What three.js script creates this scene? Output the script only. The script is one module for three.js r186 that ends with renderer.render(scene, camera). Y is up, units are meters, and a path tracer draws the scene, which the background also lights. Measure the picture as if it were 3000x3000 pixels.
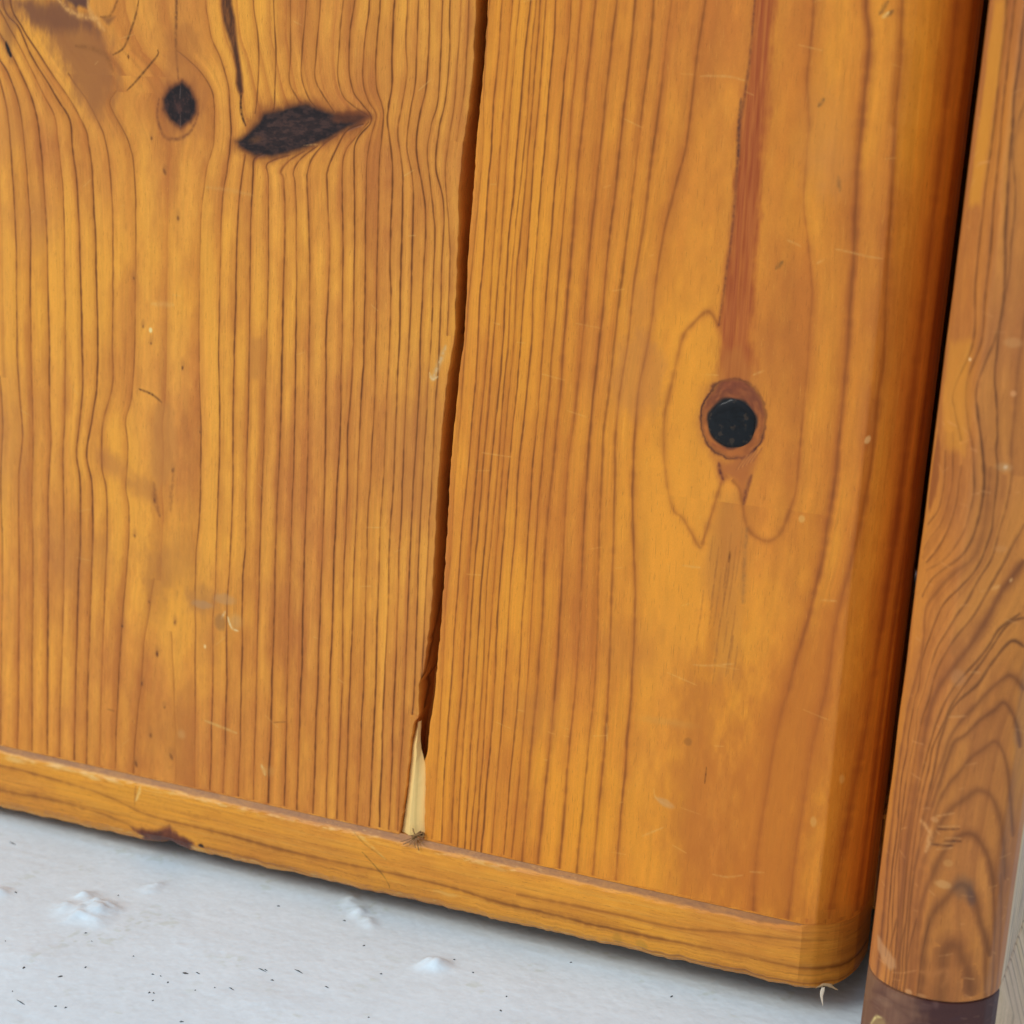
import * as THREE from 'three';
import { mergeGeometries, toCreasedNormals, mergeVertices } from 'three/addons/utils/BufferGeometryUtils.js';

// ---------------------------------------------------------------- camera, sky, sun, exposure
const scene = new THREE.Scene();
// The camera stands 0.30 m from the door, a little to its right and above, looking left and down.
// R: rows are the door's right / up / outward axes written in camera axes (x right, y down, z forward).
const F = 5000;                                     // focal length in photo pixels (photo 3000 x 3000)
const R = [[0.91437707, 0.12557993, -0.38489512], [0.05304793, -0.97964422, -0.19360558], [-0.40137326, 0.15661061, -0.90242597]];
const FLOOR_GAP = 81;                               // mm from the photo's centre point on the door down to the floor
const CAM = [115.46854, 58.08167 + FLOOR_GAP, 270.72779];   // mm
const camera = new THREE.PerspectiveCamera(2 * Math.atan(1500 / F) * 180 / Math.PI, 1, 0.01, 60);
{
  const m = new THREE.Matrix4().makeBasis(
    new THREE.Vector3(R[0][0], R[1][0], R[2][0]),
    new THREE.Vector3(-R[0][1], -R[1][1], -R[2][1]),
    new THREE.Vector3(-R[0][2], -R[1][2], -R[2][2]));
  camera.quaternion.setFromRotationMatrix(m);
  camera.position.set(CAM[0] / 1000, CAM[1] / 1000, CAM[2] / 1000);
  camera.focus = 0.298; camera.userData.fStop = 22;
  camera.updateMatrixWorld(true);
}
const renderer = new THREE.WebGLRenderer({ antialias: true });
renderer.toneMapping = THREE.LinearToneMapping;
renderer.toneMappingExposure = 1.06;
renderer.shadowMap.enabled = true;
renderer.shadowMap.type = THREE.PCFSoftShadowMap;

{ // an even overcast sky, a little bluer overhead
  const W = 64, H = 32, d = new Float32Array(W * H * 4);
  for (let j = 0; j < H; j++) for (let i = 0; i < W; i++) {
    const el = (j + 0.5) / H * 2 - 1;               // -1 nadir .. 1 zenith
    const k = (j * W + i) * 4, t = Math.max(0, el);
    const L = el > 0 ? 0.7 + 0.22 * t : 0.3;
    d[k] = L * (0.82 - 0.05 * t); d[k + 1] = L * (0.97 - 0.01 * t); d[k + 2] = L * (1.14 + 0.1 * t); d[k + 3] = 1;
  }
  const sky = new THREE.DataTexture(d, W, H, THREE.RGBAFormat, THREE.FloatType);
  sky.mapping = THREE.EquirectangularReflectionMapping; sky.magFilter = THREE.LinearFilter; sky.minFilter = THREE.LinearFilter; sky.needsUpdate = true;
  scene.background = sky; scene.environment = sky;
}
const sun = new THREE.DirectionalLight(0xfffdf8, 1.3);
sun.position.set(-0.5 + 0.03, 0.66 + 0.1, 0.64);
sun.target.position.set(0.03, 0.1, 0);
sun.castShadow = true; sun.shadow.radius = 50; sun.shadow.mapSize.set(2048, 2048);
Object.assign(sun.shadow.camera, { left: -0.5, right: 0.5, top: 0.5, bottom: -0.5, near: 0.1, far: 3 });
scene.add(sun, sun.target);

// ---------------------------------------------------------------- helpers
let seed = 7;
const rnd = () => { seed = (seed * 1664525 + 1013904223) >>> 0; return seed / 4294967296; };
const clamp = (x, a = 0, b = 1) => x < a ? a : x > b ? b : x;
const lerp = (a, b, t) => a + (b - a) * t;
const sstep = (a, b, x) => { const t = clamp((x - a) / (b - a)); return t * t * (3 - 2 * t); };
const hash = (i, j, s) => { let h = Math.imul(i, 374761393) + Math.imul(j, 668265263) + Math.imul(s, 974634777) | 0; h = Math.imul(h ^ (h >>> 13), 1274126177); return ((h ^ (h >>> 16)) >>> 0) / 4294967296; };
const noise = (x, y, s = 0) => {
  const i = Math.floor(x), j = Math.floor(y), a = x - i, b = y - j, u = a * a * (3 - 2 * a), v = b * b * (3 - 2 * b);
  return lerp(lerp(hash(i, j, s), hash(i + 1, j, s), u), lerp(hash(i, j + 1, s), hash(i + 1, j + 1, s), u), v);
};
const fbm = (x, y, s = 0) => 0.5 * noise(x, y, s) + 0.28 * noise(x * 2.1, y * 2.1, s + 1) + 0.15 * noise(x * 4.3, y * 4.3, s + 2) + 0.07 * noise(x * 8.9, y * 8.9, s + 3);

// a photo pixel is a direction; where it meets a plane of the door, the floor or the rounded edge is a place (mm)
const dirOf = (px, py) => { const a = (px - 1500) / F, b = (py - 1500) / F; return R.map(r => r[0] * a + r[1] * b + r[2]); };
const onDoor = (px, py, z = 0) => { const d = dirOf(px, py), t = (z - CAM[2]) / d[2]; return [CAM[0] + t * d[0], CAM[1] + t * d[1]]; };
const onFloor = (px, py) => { const d = dirOf(px, py), t = -CAM[1] / d[1]; return [CAM[0] + t * d[0], CAM[2] + t * d[2]]; };

const tile = (ox, oy, k = 0.5176) => (...c) => { const o = []; for (let i = 0; i < c.length; i += 2) o.push([ox + c[i] * k, oy + c[i + 1] * k]); return o; };
const A = tile(0, 0), B = tile(1000, 0), C3 = tile(2000, 0), D4 = tile(0, 1000), E5 = tile(1000, 1000), F6 = tile(2000, 1000), G7 = tile(0, 2000), H8 = tile(1000, 2000), I9 = tile(2000, 2000);
const Z1 = tile(2700, 0, 0.3106), Z2 = tile(2600, 1000, 0.4141), Z3 = tile(2500, 1800, 0.5176), Z4 = tile(2400, 2500, 0.3106);
const plane = pts => pts.map(p => onDoor(p[0], p[1]));

function spline(pts, step = 0.12) {                 // Catmull-Rom through points, sampled every `step` mm
  const out = [], n = pts.length;
  for (let i = 0; i < n - 1; i++) {
    const p0 = pts[Math.max(0, i - 1)], p1 = pts[i], p2 = pts[i + 1], p3 = pts[Math.min(n - 1, i + 2)];
    const L = Math.hypot(p2[0] - p1[0], p2[1] - p1[1]), m = Math.max(1, Math.ceil(L / step));
    for (let k = 0; k < m; k++) {
      const t = k / m, t2 = t * t, t3 = t2 * t, q = [];
      for (let c = 0; c < 2; c++) q[c] = 0.5 * (2 * p1[c] + (p2[c] - p0[c]) * t + (2 * p0[c] - 5 * p1[c] + 4 * p2[c] - p3[c]) * t2 + (3 * p1[c] - p0[c] - 3 * p2[c] + p3[c]) * t3);
      out.push(q);
    }
  }
  out.push(pts[n - 1]);
  return out;
}
const polyDist = (P, x, y) => {                     // signed distance to a polygon, negative inside
  let d = 1e9, inside = false;
  for (let i = 0, j = P.length - 1; i < P.length; j = i++) {
    const [ax, ay] = P[j], [bx, by] = P[i], ex = bx - ax, ey = by - ay;
    const t = clamp(((x - ax) * ex + (y - ay) * ey) / (ex * ex + ey * ey));
    d = Math.min(d, Math.hypot(x - ax - t * ex, y - ay - t * ey));
    if ((by > y) !== (ay > y) && x < (ax - bx) * (y - by) / (ay - by) + bx) inside = !inside;
  }
  return inside ? -d : d;
};

// ---------------------------------------------------------------- wood: colour and relief from growth-ring lines
class Wood {
  constructor(W, H, x0, x1, y0, y1, opt = {}) {
    Object.assign(this, { W, H, x0, x1, y0, y1, dx: (x1 - x0) / W, dy: (y1 - y0) / H });
    this.core = new Float32Array(W * H); this.halo = new Float32Array(W * H); this.red = new Float32Array(W * H);
    this.col = new Float32Array(W * H * 3); this.bump = new Float32Array(W * H);
    this.rings = []; this.s = opt.seed || 1; this.opt = opt;
  }
  // a latewood line: strength s, half width w (mm), soft band on one side (band > 0: to the right)
  line(pts, { s = 1, w = 0.115, band = 0, bw = 0.9, soft = 0, ring = true, wob = 0.05 } = {}) {
    const sp = spline(pts, 0.13), { W, H, dx, dy } = this, id = this.rings.length + (this.s * 31);
    const rad = Math.max(3.2 * w, Math.abs(band) > 0 ? bw * 1.8 : 0);
    let len = 0;
    for (let i = 0; i < sp.length; i++) {
      const a = sp[Math.max(0, i - 1)], b = sp[Math.min(sp.length - 1, i + 1)];
      let tx = b[0] - a[0], ty = b[1] - a[1]; const tl = Math.hypot(tx, ty) || 1; tx /= tl; ty /= tl; if (ty < 0) { tx = -tx; ty = -ty; }
      if (i) len += Math.hypot(sp[i][0] - sp[i - 1][0], sp[i][1] - sp[i - 1][1]);
      const n1 = noise(len * 0.22, id, 3), n2 = noise(len * 0.9, id, 4), n3 = noise(len * 0.05, id, 5);
      const st = s * (0.34 + 0.4 * n1 + 0.34 * n2 + 0.7 * (n3 - 0.5));
      const ww = w * (0.6 + 0.55 * n2 + 0.3 * n3);
      const px = sp[i][0] + (noise(len * 0.5, id, 6) - 0.5) * wob * 2 + (noise(len * 0.15, id, 7) - 0.5) * wob * 4, py = sp[i][1];
      const i0 = Math.max(0, Math.floor((px - rad - this.x0) / dx)), i1 = Math.min(W - 1, Math.ceil((px + rad - this.x0) / dx));
      const j0 = Math.max(0, Math.floor((py - rad - this.y0) / dy)), j1 = Math.min(H - 1, Math.ceil((py + rad - this.y0) / dy));
      const jr = Math.abs(ty) > 0.9 ? 1 : 1e9, jc = Math.round((py - this.y0) / dy);
      for (let j = Math.max(j0, jc - jr); j <= Math.min(j1, jc + jr); j++) for (let ii = i0; ii <= i1; ii++) {
        const ex = this.x0 + (ii + 0.5) * dx - px, ey = this.y0 + (j + 0.5) * dy - py;
        const al = ex * tx + ey * ty, nd = ex * ty - ey * tx;
        if (Math.abs(al) > 0.3) continue;
        const k = j * W + ii, c = st * Math.exp(-(nd * nd) / (ww * ww)) * (1 - soft);
        if (c > this.core[k]) this.core[k] = c;
        if (band) {
          const q = nd * Math.sign(band), h = Math.abs(band) * (0.6 + 0.8 * n3) * (q > 0 ? Math.exp(-q / bw * 1.6) : Math.exp(-(q * q) / (ww * ww * 2.5)));
          if (h > this.halo[k]) this.halo[k] = h;
        }
        if (soft) { const h = st * soft * Math.exp(-(nd * nd) / (ww * ww * 6)) * (0.65 + 0.7 * noise(px * 7 + nd * 6, py * 0.3, 8)); if (h > this.red[k]) this.red[k] = h; }
      }
    }
    if (ring) {
      const row = new Float32Array(H).fill(NaN);
      for (let q = 1; q < sp.length; q++) {             // every texture row between two samples gets the line's place
        const f0 = (sp[q - 1][1] - this.y0) / dy - 0.5, f1 = (sp[q][1] - this.y0) / dy - 0.5, a = Math.max(0, Math.ceil(Math.min(f0, f1))), b = Math.min(H - 1, Math.floor(Math.max(f0, f1)));
        for (let j = a; j <= b; j++) row[j] = lerp(sp[q - 1][0], sp[q][0], f1 === f0 ? 0 : (j - f0) / (f1 - f0));
      }
      this.rings.push({ row, phi: this.rings.length * 1.0 });
    }
  }
  base(c1, c2) {                                    // ring-to-ring tone, fibres and slow blotches
    const { W, H, s } = this, turn = this.opt.along, cord = this.opt.cord || 0; let last = [];
    const bl = new Float32Array(W + 4), mo = new Float32Array(W + 4);
    for (let j = 0; j < H; j++) {
      const y = this.y0 + (j + 0.5) * this.dy, L = [];
      for (const r of this.rings) if (r.row[j] === r.row[j]) L.push([r.row[j], r.phi]);
      L.sort((a, b) => a[0] - b[0]);
      if (!L.length) L.push(...last); else last = L;
      if (j % 2 === 0) for (let i = 0; i < W; i += 3) {
        const x = this.x0 + (i + 0.5) * this.dx, X = turn ? y : x, Y = turn ? x : y;
        bl[i] = bl[i + 1] = bl[i + 2] = fbm(X * 0.07, Y * 0.035, s + 30) - 0.5; mo[i] = mo[i + 1] = mo[i + 2] = fbm(X * 0.8, Y * 0.3, s + 50) - 0.5;
      }
      let q = 0;
      for (let i = 0; i < W; i++) {
        const x = this.x0 + (i + 0.5) * this.dx, X = turn ? y : x, Y = turn ? x : y;
        while (q < L.length && L[q][0] < x) q++;
        let phi, gap = 3;
        if (!L.length) phi = X / 3;
        else if (q === 0) phi = L[0][1] + (x - L[0][0]) / 3.2;
        else if (q === L.length) phi = L[q - 1][1] + (x - L[q - 1][0]) / 3.2;
        else { gap = L[q][0] - L[q - 1][0]; phi = lerp(L[q - 1][1], L[q][1], (x - L[q - 1][0]) / (gap + 1e-6)); }
        const fi = Math.floor(phi), fr = phi - fi;
        const tone = lerp(hash(fi, 3, s), hash(fi + 1, 3, s), sstep(0.86, 1, fr)) * 0.5 + noise(phi * 0.9, Y * 0.03, s + 9) * 0.5 + (noise(phi * 2.4, Y * 0.06, s + 11) - 0.5) * 0.6;
        const V = L.length && !turn ? phi * 2.7 : X;        // fibres follow the rings
        const fibre = noise(V * 4.5, Y * 0.09, s + 20) * 0.5 + noise(V * 9, Y * 0.3, s + 21) * 0.35 + noise(V * 2.0, Y * 0.04, s + 22) * 0.4 - 0.62;
        const blot = bl[i], mott = mo[i], grain = hash(i, j, s + 40) - 0.5, lateAndShade = cord ? (Math.pow(fr, 3) * 0.6 + Math.pow(1 - fr, 5) * 0.35) * (0.4 + 1.2 * noise(fi * 0.7, Y * 0.03, s + 12)) : 0;  // latewood browning, with the shade beside each ring ridge put into the colour
        const t = clamp(-0.1 + tone * 0.66 + blot * 1.3 + mott * 0.5 + lateAndShade), k = (j * W + i) * 3, g = 1 + fibre * 0.1 + grain * 0.05;
        for (let c = 0; c < 3; c++) this.col[k + c] = lerp(c1[c], c2[c], t) * g * (c === 2 ? 1 + blot * 0.3 : 1);
        this.bump[j * W + i] = fibre * 0.06 + mott * 0.12 + cord * (4 * fr * (1 - fr) - 0.5) * Math.min(1, gap / 2.2);
      }
    }
  }
  applyLines(dark, bandCol, redCol) {
    const n = this.W * this.H;
    for (let k = 0; k < n; k++) {
      const h = clamp(this.halo[k]), r = clamp(this.red[k]), c = clamp(this.core[k]);
      for (let q = 0; q < 3; q++) {
        let v = this.col[k * 3 + q];
        v = lerp(v, bandCol[q], h * 0.9); v = lerp(v, redCol[q], r * 0.75); v = lerp(v, dark[q], c * 0.74);
        this.col[k * 3 + q] = v;
      }
      this.bump[k] -= c * 0.75;
    }
  }
  paint(cx, cy, rx, ry, fn) {                       // fn(x, y, k) -> [r,g,b,alpha, bump?] over a box
    const i0 = Math.max(0, Math.floor((cx - rx - this.x0) / this.dx)), i1 = Math.min(this.W - 1, Math.ceil((cx + rx - this.x0) / this.dx));
    const j0 = Math.max(0, Math.floor((cy - ry - this.y0) / this.dy)), j1 = Math.min(this.H - 1, Math.ceil((cy + ry - this.y0) / this.dy));
    for (let j = j0; j <= j1; j++) for (let i = i0; i <= i1; i++) {
      const o = fn(this.x0 + (i + 0.5) * this.dx, this.y0 + (j + 0.5) * this.dy); if (!o || o[3] <= 0) continue;
      const k = j * this.W + i, a = Math.min(1, o[3]);
      for (let c = 0; c < 3; c++) this.col[k * 3 + c] = lerp(this.col[k * 3 + c], o[c], a);
      if (o[4]) this.bump[k] += o[4] * a;
      
    }
  }
  blob(c, rx, ry, col, alpha, ang = 0, edge = 0.5) {
    if (edge >= 0.8) alpha *= 0.72;
    const ca = Math.cos(ang), sa = Math.sin(ang), m = Math.max(rx, ry) * 1.4, s = this.s;
    this.paint(c[0], c[1], m, m, (x, y) => {
      const ex = x - c[0], ey = y - c[1], u = (ex * ca + ey * sa) / rx, v = (-ex * sa + ey * ca) / ry;
      const d = Math.sqrt(u * u + v * v) + (fbm(x * 0.8, y * 0.5, s + 60) - 0.5) * 0.5;
      return [...col, alpha * (1 - sstep(1 - edge, 1.05, d))];
    });
  }
  poly(P, col, alpha, edge, extra, rough = 1.5) {
    let a = 1e9, b = -1e9, c = 1e9, d = -1e9; for (const [x, y] of P) { a = Math.min(a, x); b = Math.max(b, x); c = Math.min(c, y); d = Math.max(d, y); }
    const s = this.s;
    this.paint((a + b) / 2, (c + d) / 2, (b - a) / 2 + edge * 2, (d - c) / 2 + edge * 2, (x, y) => {
      const q = polyDist(P, x, y) + (fbm(x * 0.9, y * 0.35, s + 70) - 0.5) * edge * rough;
      const al = alpha * (1 - sstep(-edge, edge, q)); if (al <= 0) return null;
      return extra ? extra(x, y, q, al) : [...col, al];
    });
  }
  stroke(pts, col, alpha, w, bump = 0) {            // a scratch or a streak of matter, w = half width
    const sp = spline(pts, Math.max(0.1, w * 0.7)), s = this.s; let a = 1e9, b = -1e9, c = 1e9, d = -1e9;
    for (const [x, y] of sp) { a = Math.min(a, x); b = Math.max(b, x); c = Math.min(c, y); d = Math.max(d, y); }
    this.paint((a + b) / 2, (c + d) / 2, (b - a) / 2 + w * 3, (d - c) / 2 + w * 3, (x, y) => {
      let m = 1e9, mi = 0; for (let i = 0; i < sp.length; i++) { const q = (sp[i][0] - x) ** 2 + (sp[i][1] - y) ** 2; if (q < m) { m = q; mi = i; } }
      const f = mi / (sp.length - 1), taper = Math.sqrt(Math.max(0.02, Math.sin(Math.PI * clamp(f, 0.03, 0.97))));
      const al = alpha * Math.exp(-m / (w * w * taper)) * (0.4 + 0.9 * noise(x * 2.5, y * 2.5, s + 80));
      return al < 0.02 ? null : [...col, al, bump];
    });
  }
  dashes(n, y1, dark, pale) {                       // short resin canals and fibres
    const { W, H, dx, dy } = this, turn = this.opt.along;
    for (let q = 0; q < n; q++) {
      const x = lerp(this.x0, this.x1, rnd()), y = lerp(this.y0, y1, rnd()), l = 0.6 + 3.4 * rnd() * rnd(), c = rnd() < 0.7 ? dark : pale, a = 0.1 + 0.28 * rnd(), sl = (rnd() - 0.5) * 0.06, st = Math.min(dx, dy), m = Math.ceil(l / (turn ? dx : dy));
      for (let k = 0; k < m; k++) {
        const f = k / m, px = turn ? x + f * l : x + sl * f * l, py = turn ? y + sl * f * l : y + f * l, i = Math.floor((px - this.x0) / dx), j = Math.floor((py - this.y0) / dy);
        if (i < 0 || j < 0 || i >= W || j >= H) continue; const o = (j * W + i) * 3, e = a * Math.sin(Math.PI * (k + 0.5) / m);
        for (let z = 0; z < 3; z++) this.col[o + z] = lerp(this.col[o + z], c[z], e);
      }
    }
  }
  maps() {
    const { W, H } = this, n = W * H, a = new Uint8Array(n * 4), b = new Uint8Array(n * 4), r = new Uint8Array(n * 4);
    for (let k = 0; k < n; k++) {
      for (let c = 0; c < 3; c++) a[k * 4 + c] = clamp(this.col[k * 3 + c], 0, 255); a[k * 4 + 3] = 255;
      const v = clamp(0.6 + this.bump[k] * 0.4) * 255; b[k * 4] = b[k * 4 + 1] = b[k * 4 + 2] = v; b[k * 4 + 3] = 255;
    }
    const mk = (d, srgb) => { const t = new THREE.DataTexture(d, W, H); t.magFilter = THREE.LinearFilter; t.minFilter = THREE.LinearFilter; t.wrapS = t.wrapT = THREE.ClampToEdgeWrapping; if (srgb) t.colorSpace = THREE.SRGBColorSpace; t.needsUpdate = true; return t; };
    this.core = this.halo = this.red = this.col = null;
    return { map: mk(a, true), bumpMap: mk(b, false) };
  }
  uv(x, y) { return [(x - this.x0) / (this.x1 - this.x0), (y - this.y0) / (this.y1 - this.y0)]; }
}
const varnish = (w, o = {}) => new THREE.MeshPhysicalMaterial({ ...w.maps(), bumpScale: 0.00022, roughness: 0.36, specularIntensity: 0.42, side: THREE.DoubleSide, ...o });

// tones of the varnished pine (sRGB bytes)
const EARLY = [236, 156, 59], LATE = [190, 110, 44], DARK = [92, 48, 12], BAND = [172, 96, 34], RED = [150, 74, 28];
const Y_JOINT = onDoor(1000, 2404)[1];              // where the boards end on the edging
const Y_TOP = 320;

function sheet(nr, nc, fn) {                         // grid of points fn(i, j) -> [x,y,z,u,v] in mm
  const p = [], u = [], ix = [];
  for (let i = 0; i <= nr; i++) for (let j = 0; j <= nc; j++) { const q = fn(i, j); p.push(q[0] / 1000, q[1] / 1000, q[2] / 1000); u.push(q[3], q[4]); }
  for (let i = 0; i < nr; i++) for (let j = 0; j < nc; j++) { const a = i * (nc + 1) + j, b = a + 1, c = a + nc + 1, d = c + 1; ix.push(a, b, c, b, d, c); }
  const g = new THREE.BufferGeometry(); g.setAttribute('position', new THREE.Float32BufferAttribute(p, 3)); g.setAttribute('uv', new THREE.Float32BufferAttribute(u, 2)); g.setIndex(ix);
  return g;
}
const crease = (g, a = 0.5) => toCreasedNormals(g.index ? g.toNonIndexed() : g, a);
function add(name, geo, mat, parent, label) { const m = new THREE.Mesh(geo, mat); m.name = name; m.castShadow = m.receiveShadow = true; if (label) m.userData.label = label; parent.add(m); return m; }
const interp = (pts) => { const s = [...pts].sort((a, b) => a[1] - b[1]); return y => { if (y <= s[0][1]) return s[0][0]; for (let i = 1; i < s.length; i++) if (y <= s[i][1]) return lerp(s[i - 1][0], s[i][0], (y - s[i - 1][1]) / (s[i][1] - s[i - 1][1])); const e = s[s.length - 1]; return e[0] + (y - e[1]) * 0.01; }; };


// ---------------------------------------------------------------- the door's two boards: growth rings as they run in the photograph
const upTo = (pts, slope = 0) => { const p = plane(pts); p.sort((a, b) => b[1] - a[1]); const t = p[0], e = []; for (let y = Y_TOP + 3; y > t[1] + 6; y -= 9) e.push([t[0] + slope * (y - t[1]) + (noise(y * 0.05, t[0], 2) - 0.5) * 1.2 * sstep(0, 40, y - t[1]), y]); return [...e, ...p]; };
const cat = (...a) => [].concat(...a);

const LX0 = -121, LX1 = -8;
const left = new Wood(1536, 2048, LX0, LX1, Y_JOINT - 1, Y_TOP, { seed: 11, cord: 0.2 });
{
  const L = (pts, o = {}, up = true) => left.line(up ? upTo(pts, o.up || 0) : plane(pts), { band: -0.3, bw: 0.9, ...o });
  const N = (pts, o = {}) => L(pts, o, false);
  const strong = { s: 1.15, w: 0.14, band: -0.5 };
  // left of the pith
  N(cat(A(0, 450, 25, 600), D4(0, 200, 18, 450, 5, 800, 15, 1200, 5, 1932), G7(5, 345)).slice(2));
  N(cat(A(0, 450, 40, 620, 60, 800, 80, 1100, 92, 1400, 97, 1932), D4(110, 300, 128, 500, 120, 620, 105, 800, 108, 1200, 108, 1932), G7(100, 370)));
  N(cat(A(0, 340, 50, 420, 100, 560, 125, 700, 150, 950, 172, 1300, 175, 1900), D4(185, 300, 188, 600, 180, 900, 188, 1300, 182, 1932), G7(183, 385)), { s: 1.0 });
  N(cat(A(0, 190, 80, 330, 130, 440, 180, 560, 215, 700, 240, 950, 265, 1300, 278, 1900), D4(282, 400, 290, 560, 275, 800, 275, 1200, 270, 1932), G7(268, 405)), strong);
  N(cat(A(0, 60, 100, 240, 190, 420, 250, 540, 310, 660, 325, 780, 345, 950, 362, 1200, 370, 1900), D4(368, 400, 358, 620, 362, 900, 362, 1300, 345, 1932), G7(338, 415)), { s: 0.8 });
  L(cat(A(20, 20, 110, 160, 180, 320, 260, 450, 340, 580, 390, 660, 405, 720, 412, 850, 440, 1100, 455, 1500, 465, 1900), D4(470, 250, 450, 480, 435, 640, 455, 800, 455, 1050, 445, 1400, 430, 1932), G7(420, 440)), { ...strong, up: 0.06 });
  L(cat(A(60, 0, 130, 160, 220, 300, 310, 440, 400, 570, 480, 720, 500, 800, 525, 1000, 545, 1500, 553, 1900), D4(550, 250, 520, 450, 492, 640, 520, 820, 525, 1100, 515, 1400, 500, 1932), G7(490, 460)), { ...strong, up: 0.05 });
  N(cat(A(390, 420, 430, 480, 500, 580, 560, 700, 590, 780, 620, 950, 640, 1300, 637, 1900), D4(635, 250, 590, 430, 575, 560, 580, 720, 603, 850, 605, 1150, 590, 1500, 575, 1932), G7(563, 465)), { s: 0.75 });
  N(cat(A(655, 520, 625, 575, 640, 630, 700, 740, 735, 830, 755, 950, 770, 1300, 765, 1900), D4(745, 300, 712, 450, 725, 600, 712, 820, 730, 950, 725, 1200, 700, 1500, 690, 1650, 672, 1932), G7(652, 487)), { s: 0.75 });
  N(cat(D4(870, 1350, 840, 1560, 815, 1700, 800, 1932), G7(780, 160, 755, 515)), { s: 0.5 });
  N(cat(D4(970, 1650, 985, 1932), G7(990, 200, 995, 560)), { s: 0.3, ring: false });
  // right of the pith
  N(cat(A(1005, 290, 1030, 310, 1130, 400, 1200, 510, 1215, 600, 1215, 700, 1205, 830, 1170, 950, 1155, 1050, 1135, 1300, 1128, 1900), D4(1135, 400, 1138, 650, 1130, 1000, 1110, 1250, 1105, 1932), G7(1103, 590)), { s: 0.75, band: 0.2 });
  L(cat(A(1165, 0, 1175, 100, 1200, 220, 1250, 330, 1290, 480, 1300, 600, 1310, 750, 1290, 950, 1255, 1200, 1240, 1900), D4(1245, 400, 1240, 700, 1230, 1000, 1220, 1350, 1205, 1600, 1205, 1932), G7(1190, 605)), { band: 0.35 });
  N(cat(A(1385, 885, 1370, 1000, 1345, 1300, 1330, 1900), D4(1320, 500, 1315, 900, 1305, 1200, 1285, 1500, 1283, 1932), G7(1265, 625)), { band: 0.5 });
  N(cat(A(1490, 875, 1440, 905, 1435, 1000, 1420, 1300, 1415, 1900), D4(1405, 400, 1395, 750, 1390, 1100, 1375, 1400, 1368, 1932), G7(1350, 640)), { band: 0.4 });
  N(cat(A(1640, 880, 1545, 910, 1510, 940, 1520, 1020, 1520, 1300, 1510, 1900), D4(1495, 500, 1480, 900, 1470, 1300, 1460, 1600, 1452, 1932), G7(1432, 660)), { band: 0.4 });
  N(cat(A(1720, 860, 1640, 910, 1590, 970, 1605, 1030, 1612, 1300, 1600, 1900), D4(1590, 400, 1575, 800, 1560, 1200, 1550, 1600, 1540, 1932), G7(1520, 680)), { ...strong, band: 0.5 });
  N(cat(A(1790, 830, 1700, 900, 1660, 975, 1670, 1060, 1680, 1400, 1675, 1900), D4(1670, 400, 1660, 800, 1648, 1200, 1635, 1600, 1628, 1932), G7(1610, 695)), { s: 1.0, band: 0.4 });
  N(cat(A(1900, 770, 1830, 820, 1765, 900, 1740, 980, 1740, 1050, 1755, 1400, 1752, 1900), D4(1745, 500, 1735, 900, 1722, 1300, 1705, 1932), G7(1680, 720)), { ...strong, band: 0.4 });
  N(cat(B(120, 705, 30, 745), A(1900, 850, 1855, 960, 1850, 1050, 1865, 1400, 1848, 1900), D4(1845, 400, 1835, 900, 1820, 1300, 1800, 1932), G7(1772, 740)), { ...strong, band: 0.5 });
  // the same rings above the long knot
  L(A(1435, 0, 1460, 200, 1465, 400, 1455, 560, 1445, 640), { s: 0.8, band: -0.4, ring: false });
  L(A(1550, 0, 1562, 300, 1555, 560, 1550, 620), { s: 1, ring: false });
  L(A(1645, 0, 1645, 300, 1640, 460, 1680, 550, 1700, 580), { s: 0.7, ring: false, band: -0.4 });
  L(A(1735, 0, 1710, 300, 1710, 440, 1750, 560, 1790, 610), { s: 0.8, ring: false, band: 0.4 });
  L(A(1815, 0, 1790, 300, 1785, 440, 1830, 540, 1890, 630), { s: 0.8, ring: false, band: -0.4 });
  // round the knot's tip
  N(cat(B(150, 695, 80, 780, 25, 860, 5, 1000, 10, 1400, 5, 1900), D4(1925, 500, 1905, 900, 1890, 1300, 1870, 1932), G7(1845, 760)), { band: 0.6 });
  L(cat(B(10, 0, -10, 250, -20, 430, 10, 540, 70, 600, 150, 655)), { s: 0.8, ring: false, band: 0.3 });
  L(cat(B(75, 0, 50, 200, 45, 400, 70, 520, 120, 590, 165, 650, 165, 700, 90, 790, 72, 900, 78, 1200, 70, 1900), E5(55, 300, 40, 500, 35, 800, 20, 1200, 10, 1500, 5, 1932), H8(-25, 770)), { band: 0.6, s: 1 });
  L(cat(B(160, 0, 130, 230, 122, 450, 150, 560, 195, 640, 190, 700, 165, 780, 148, 900, 140, 1200, 132, 1900), E5(115, 300, 100, 600, 90, 900, 75, 1200, 65, 1600, 50, 1932), H8(20, 780)), { band: 0.6, s: 1 });
  L(cat(B(220, 0, 200, 250, 200, 480, 230, 590, 240, 660, 225, 800, 212, 1000, 205, 1500, 198, 1900), E5(185, 400, 165, 750, 150, 1000, 142, 1300, 125, 1932), H8(90, 800)), { band: 0.6, s: 0.9 });
  L(cat(B(300, 0, 290, 300, 290, 480, 270, 600, 265, 700, 285, 850, 290, 1000, 280, 1400, 275, 1900), E5(255, 400, 240, 750, 225, 1000, 210, 1350, 195, 1932), H8(160, 812)), { ...strong, band: 0.6 });
  L(cat(B(378, 0, 365, 250, 370, 420, 345, 600, 320, 760, 345, 1000, 340, 1500, 330, 1900), E5(310, 400, 300, 700, 275, 1100, 265, 1500, 247, 1932), H8(215, 815)), { ...strong, band: 0.4 });
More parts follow.
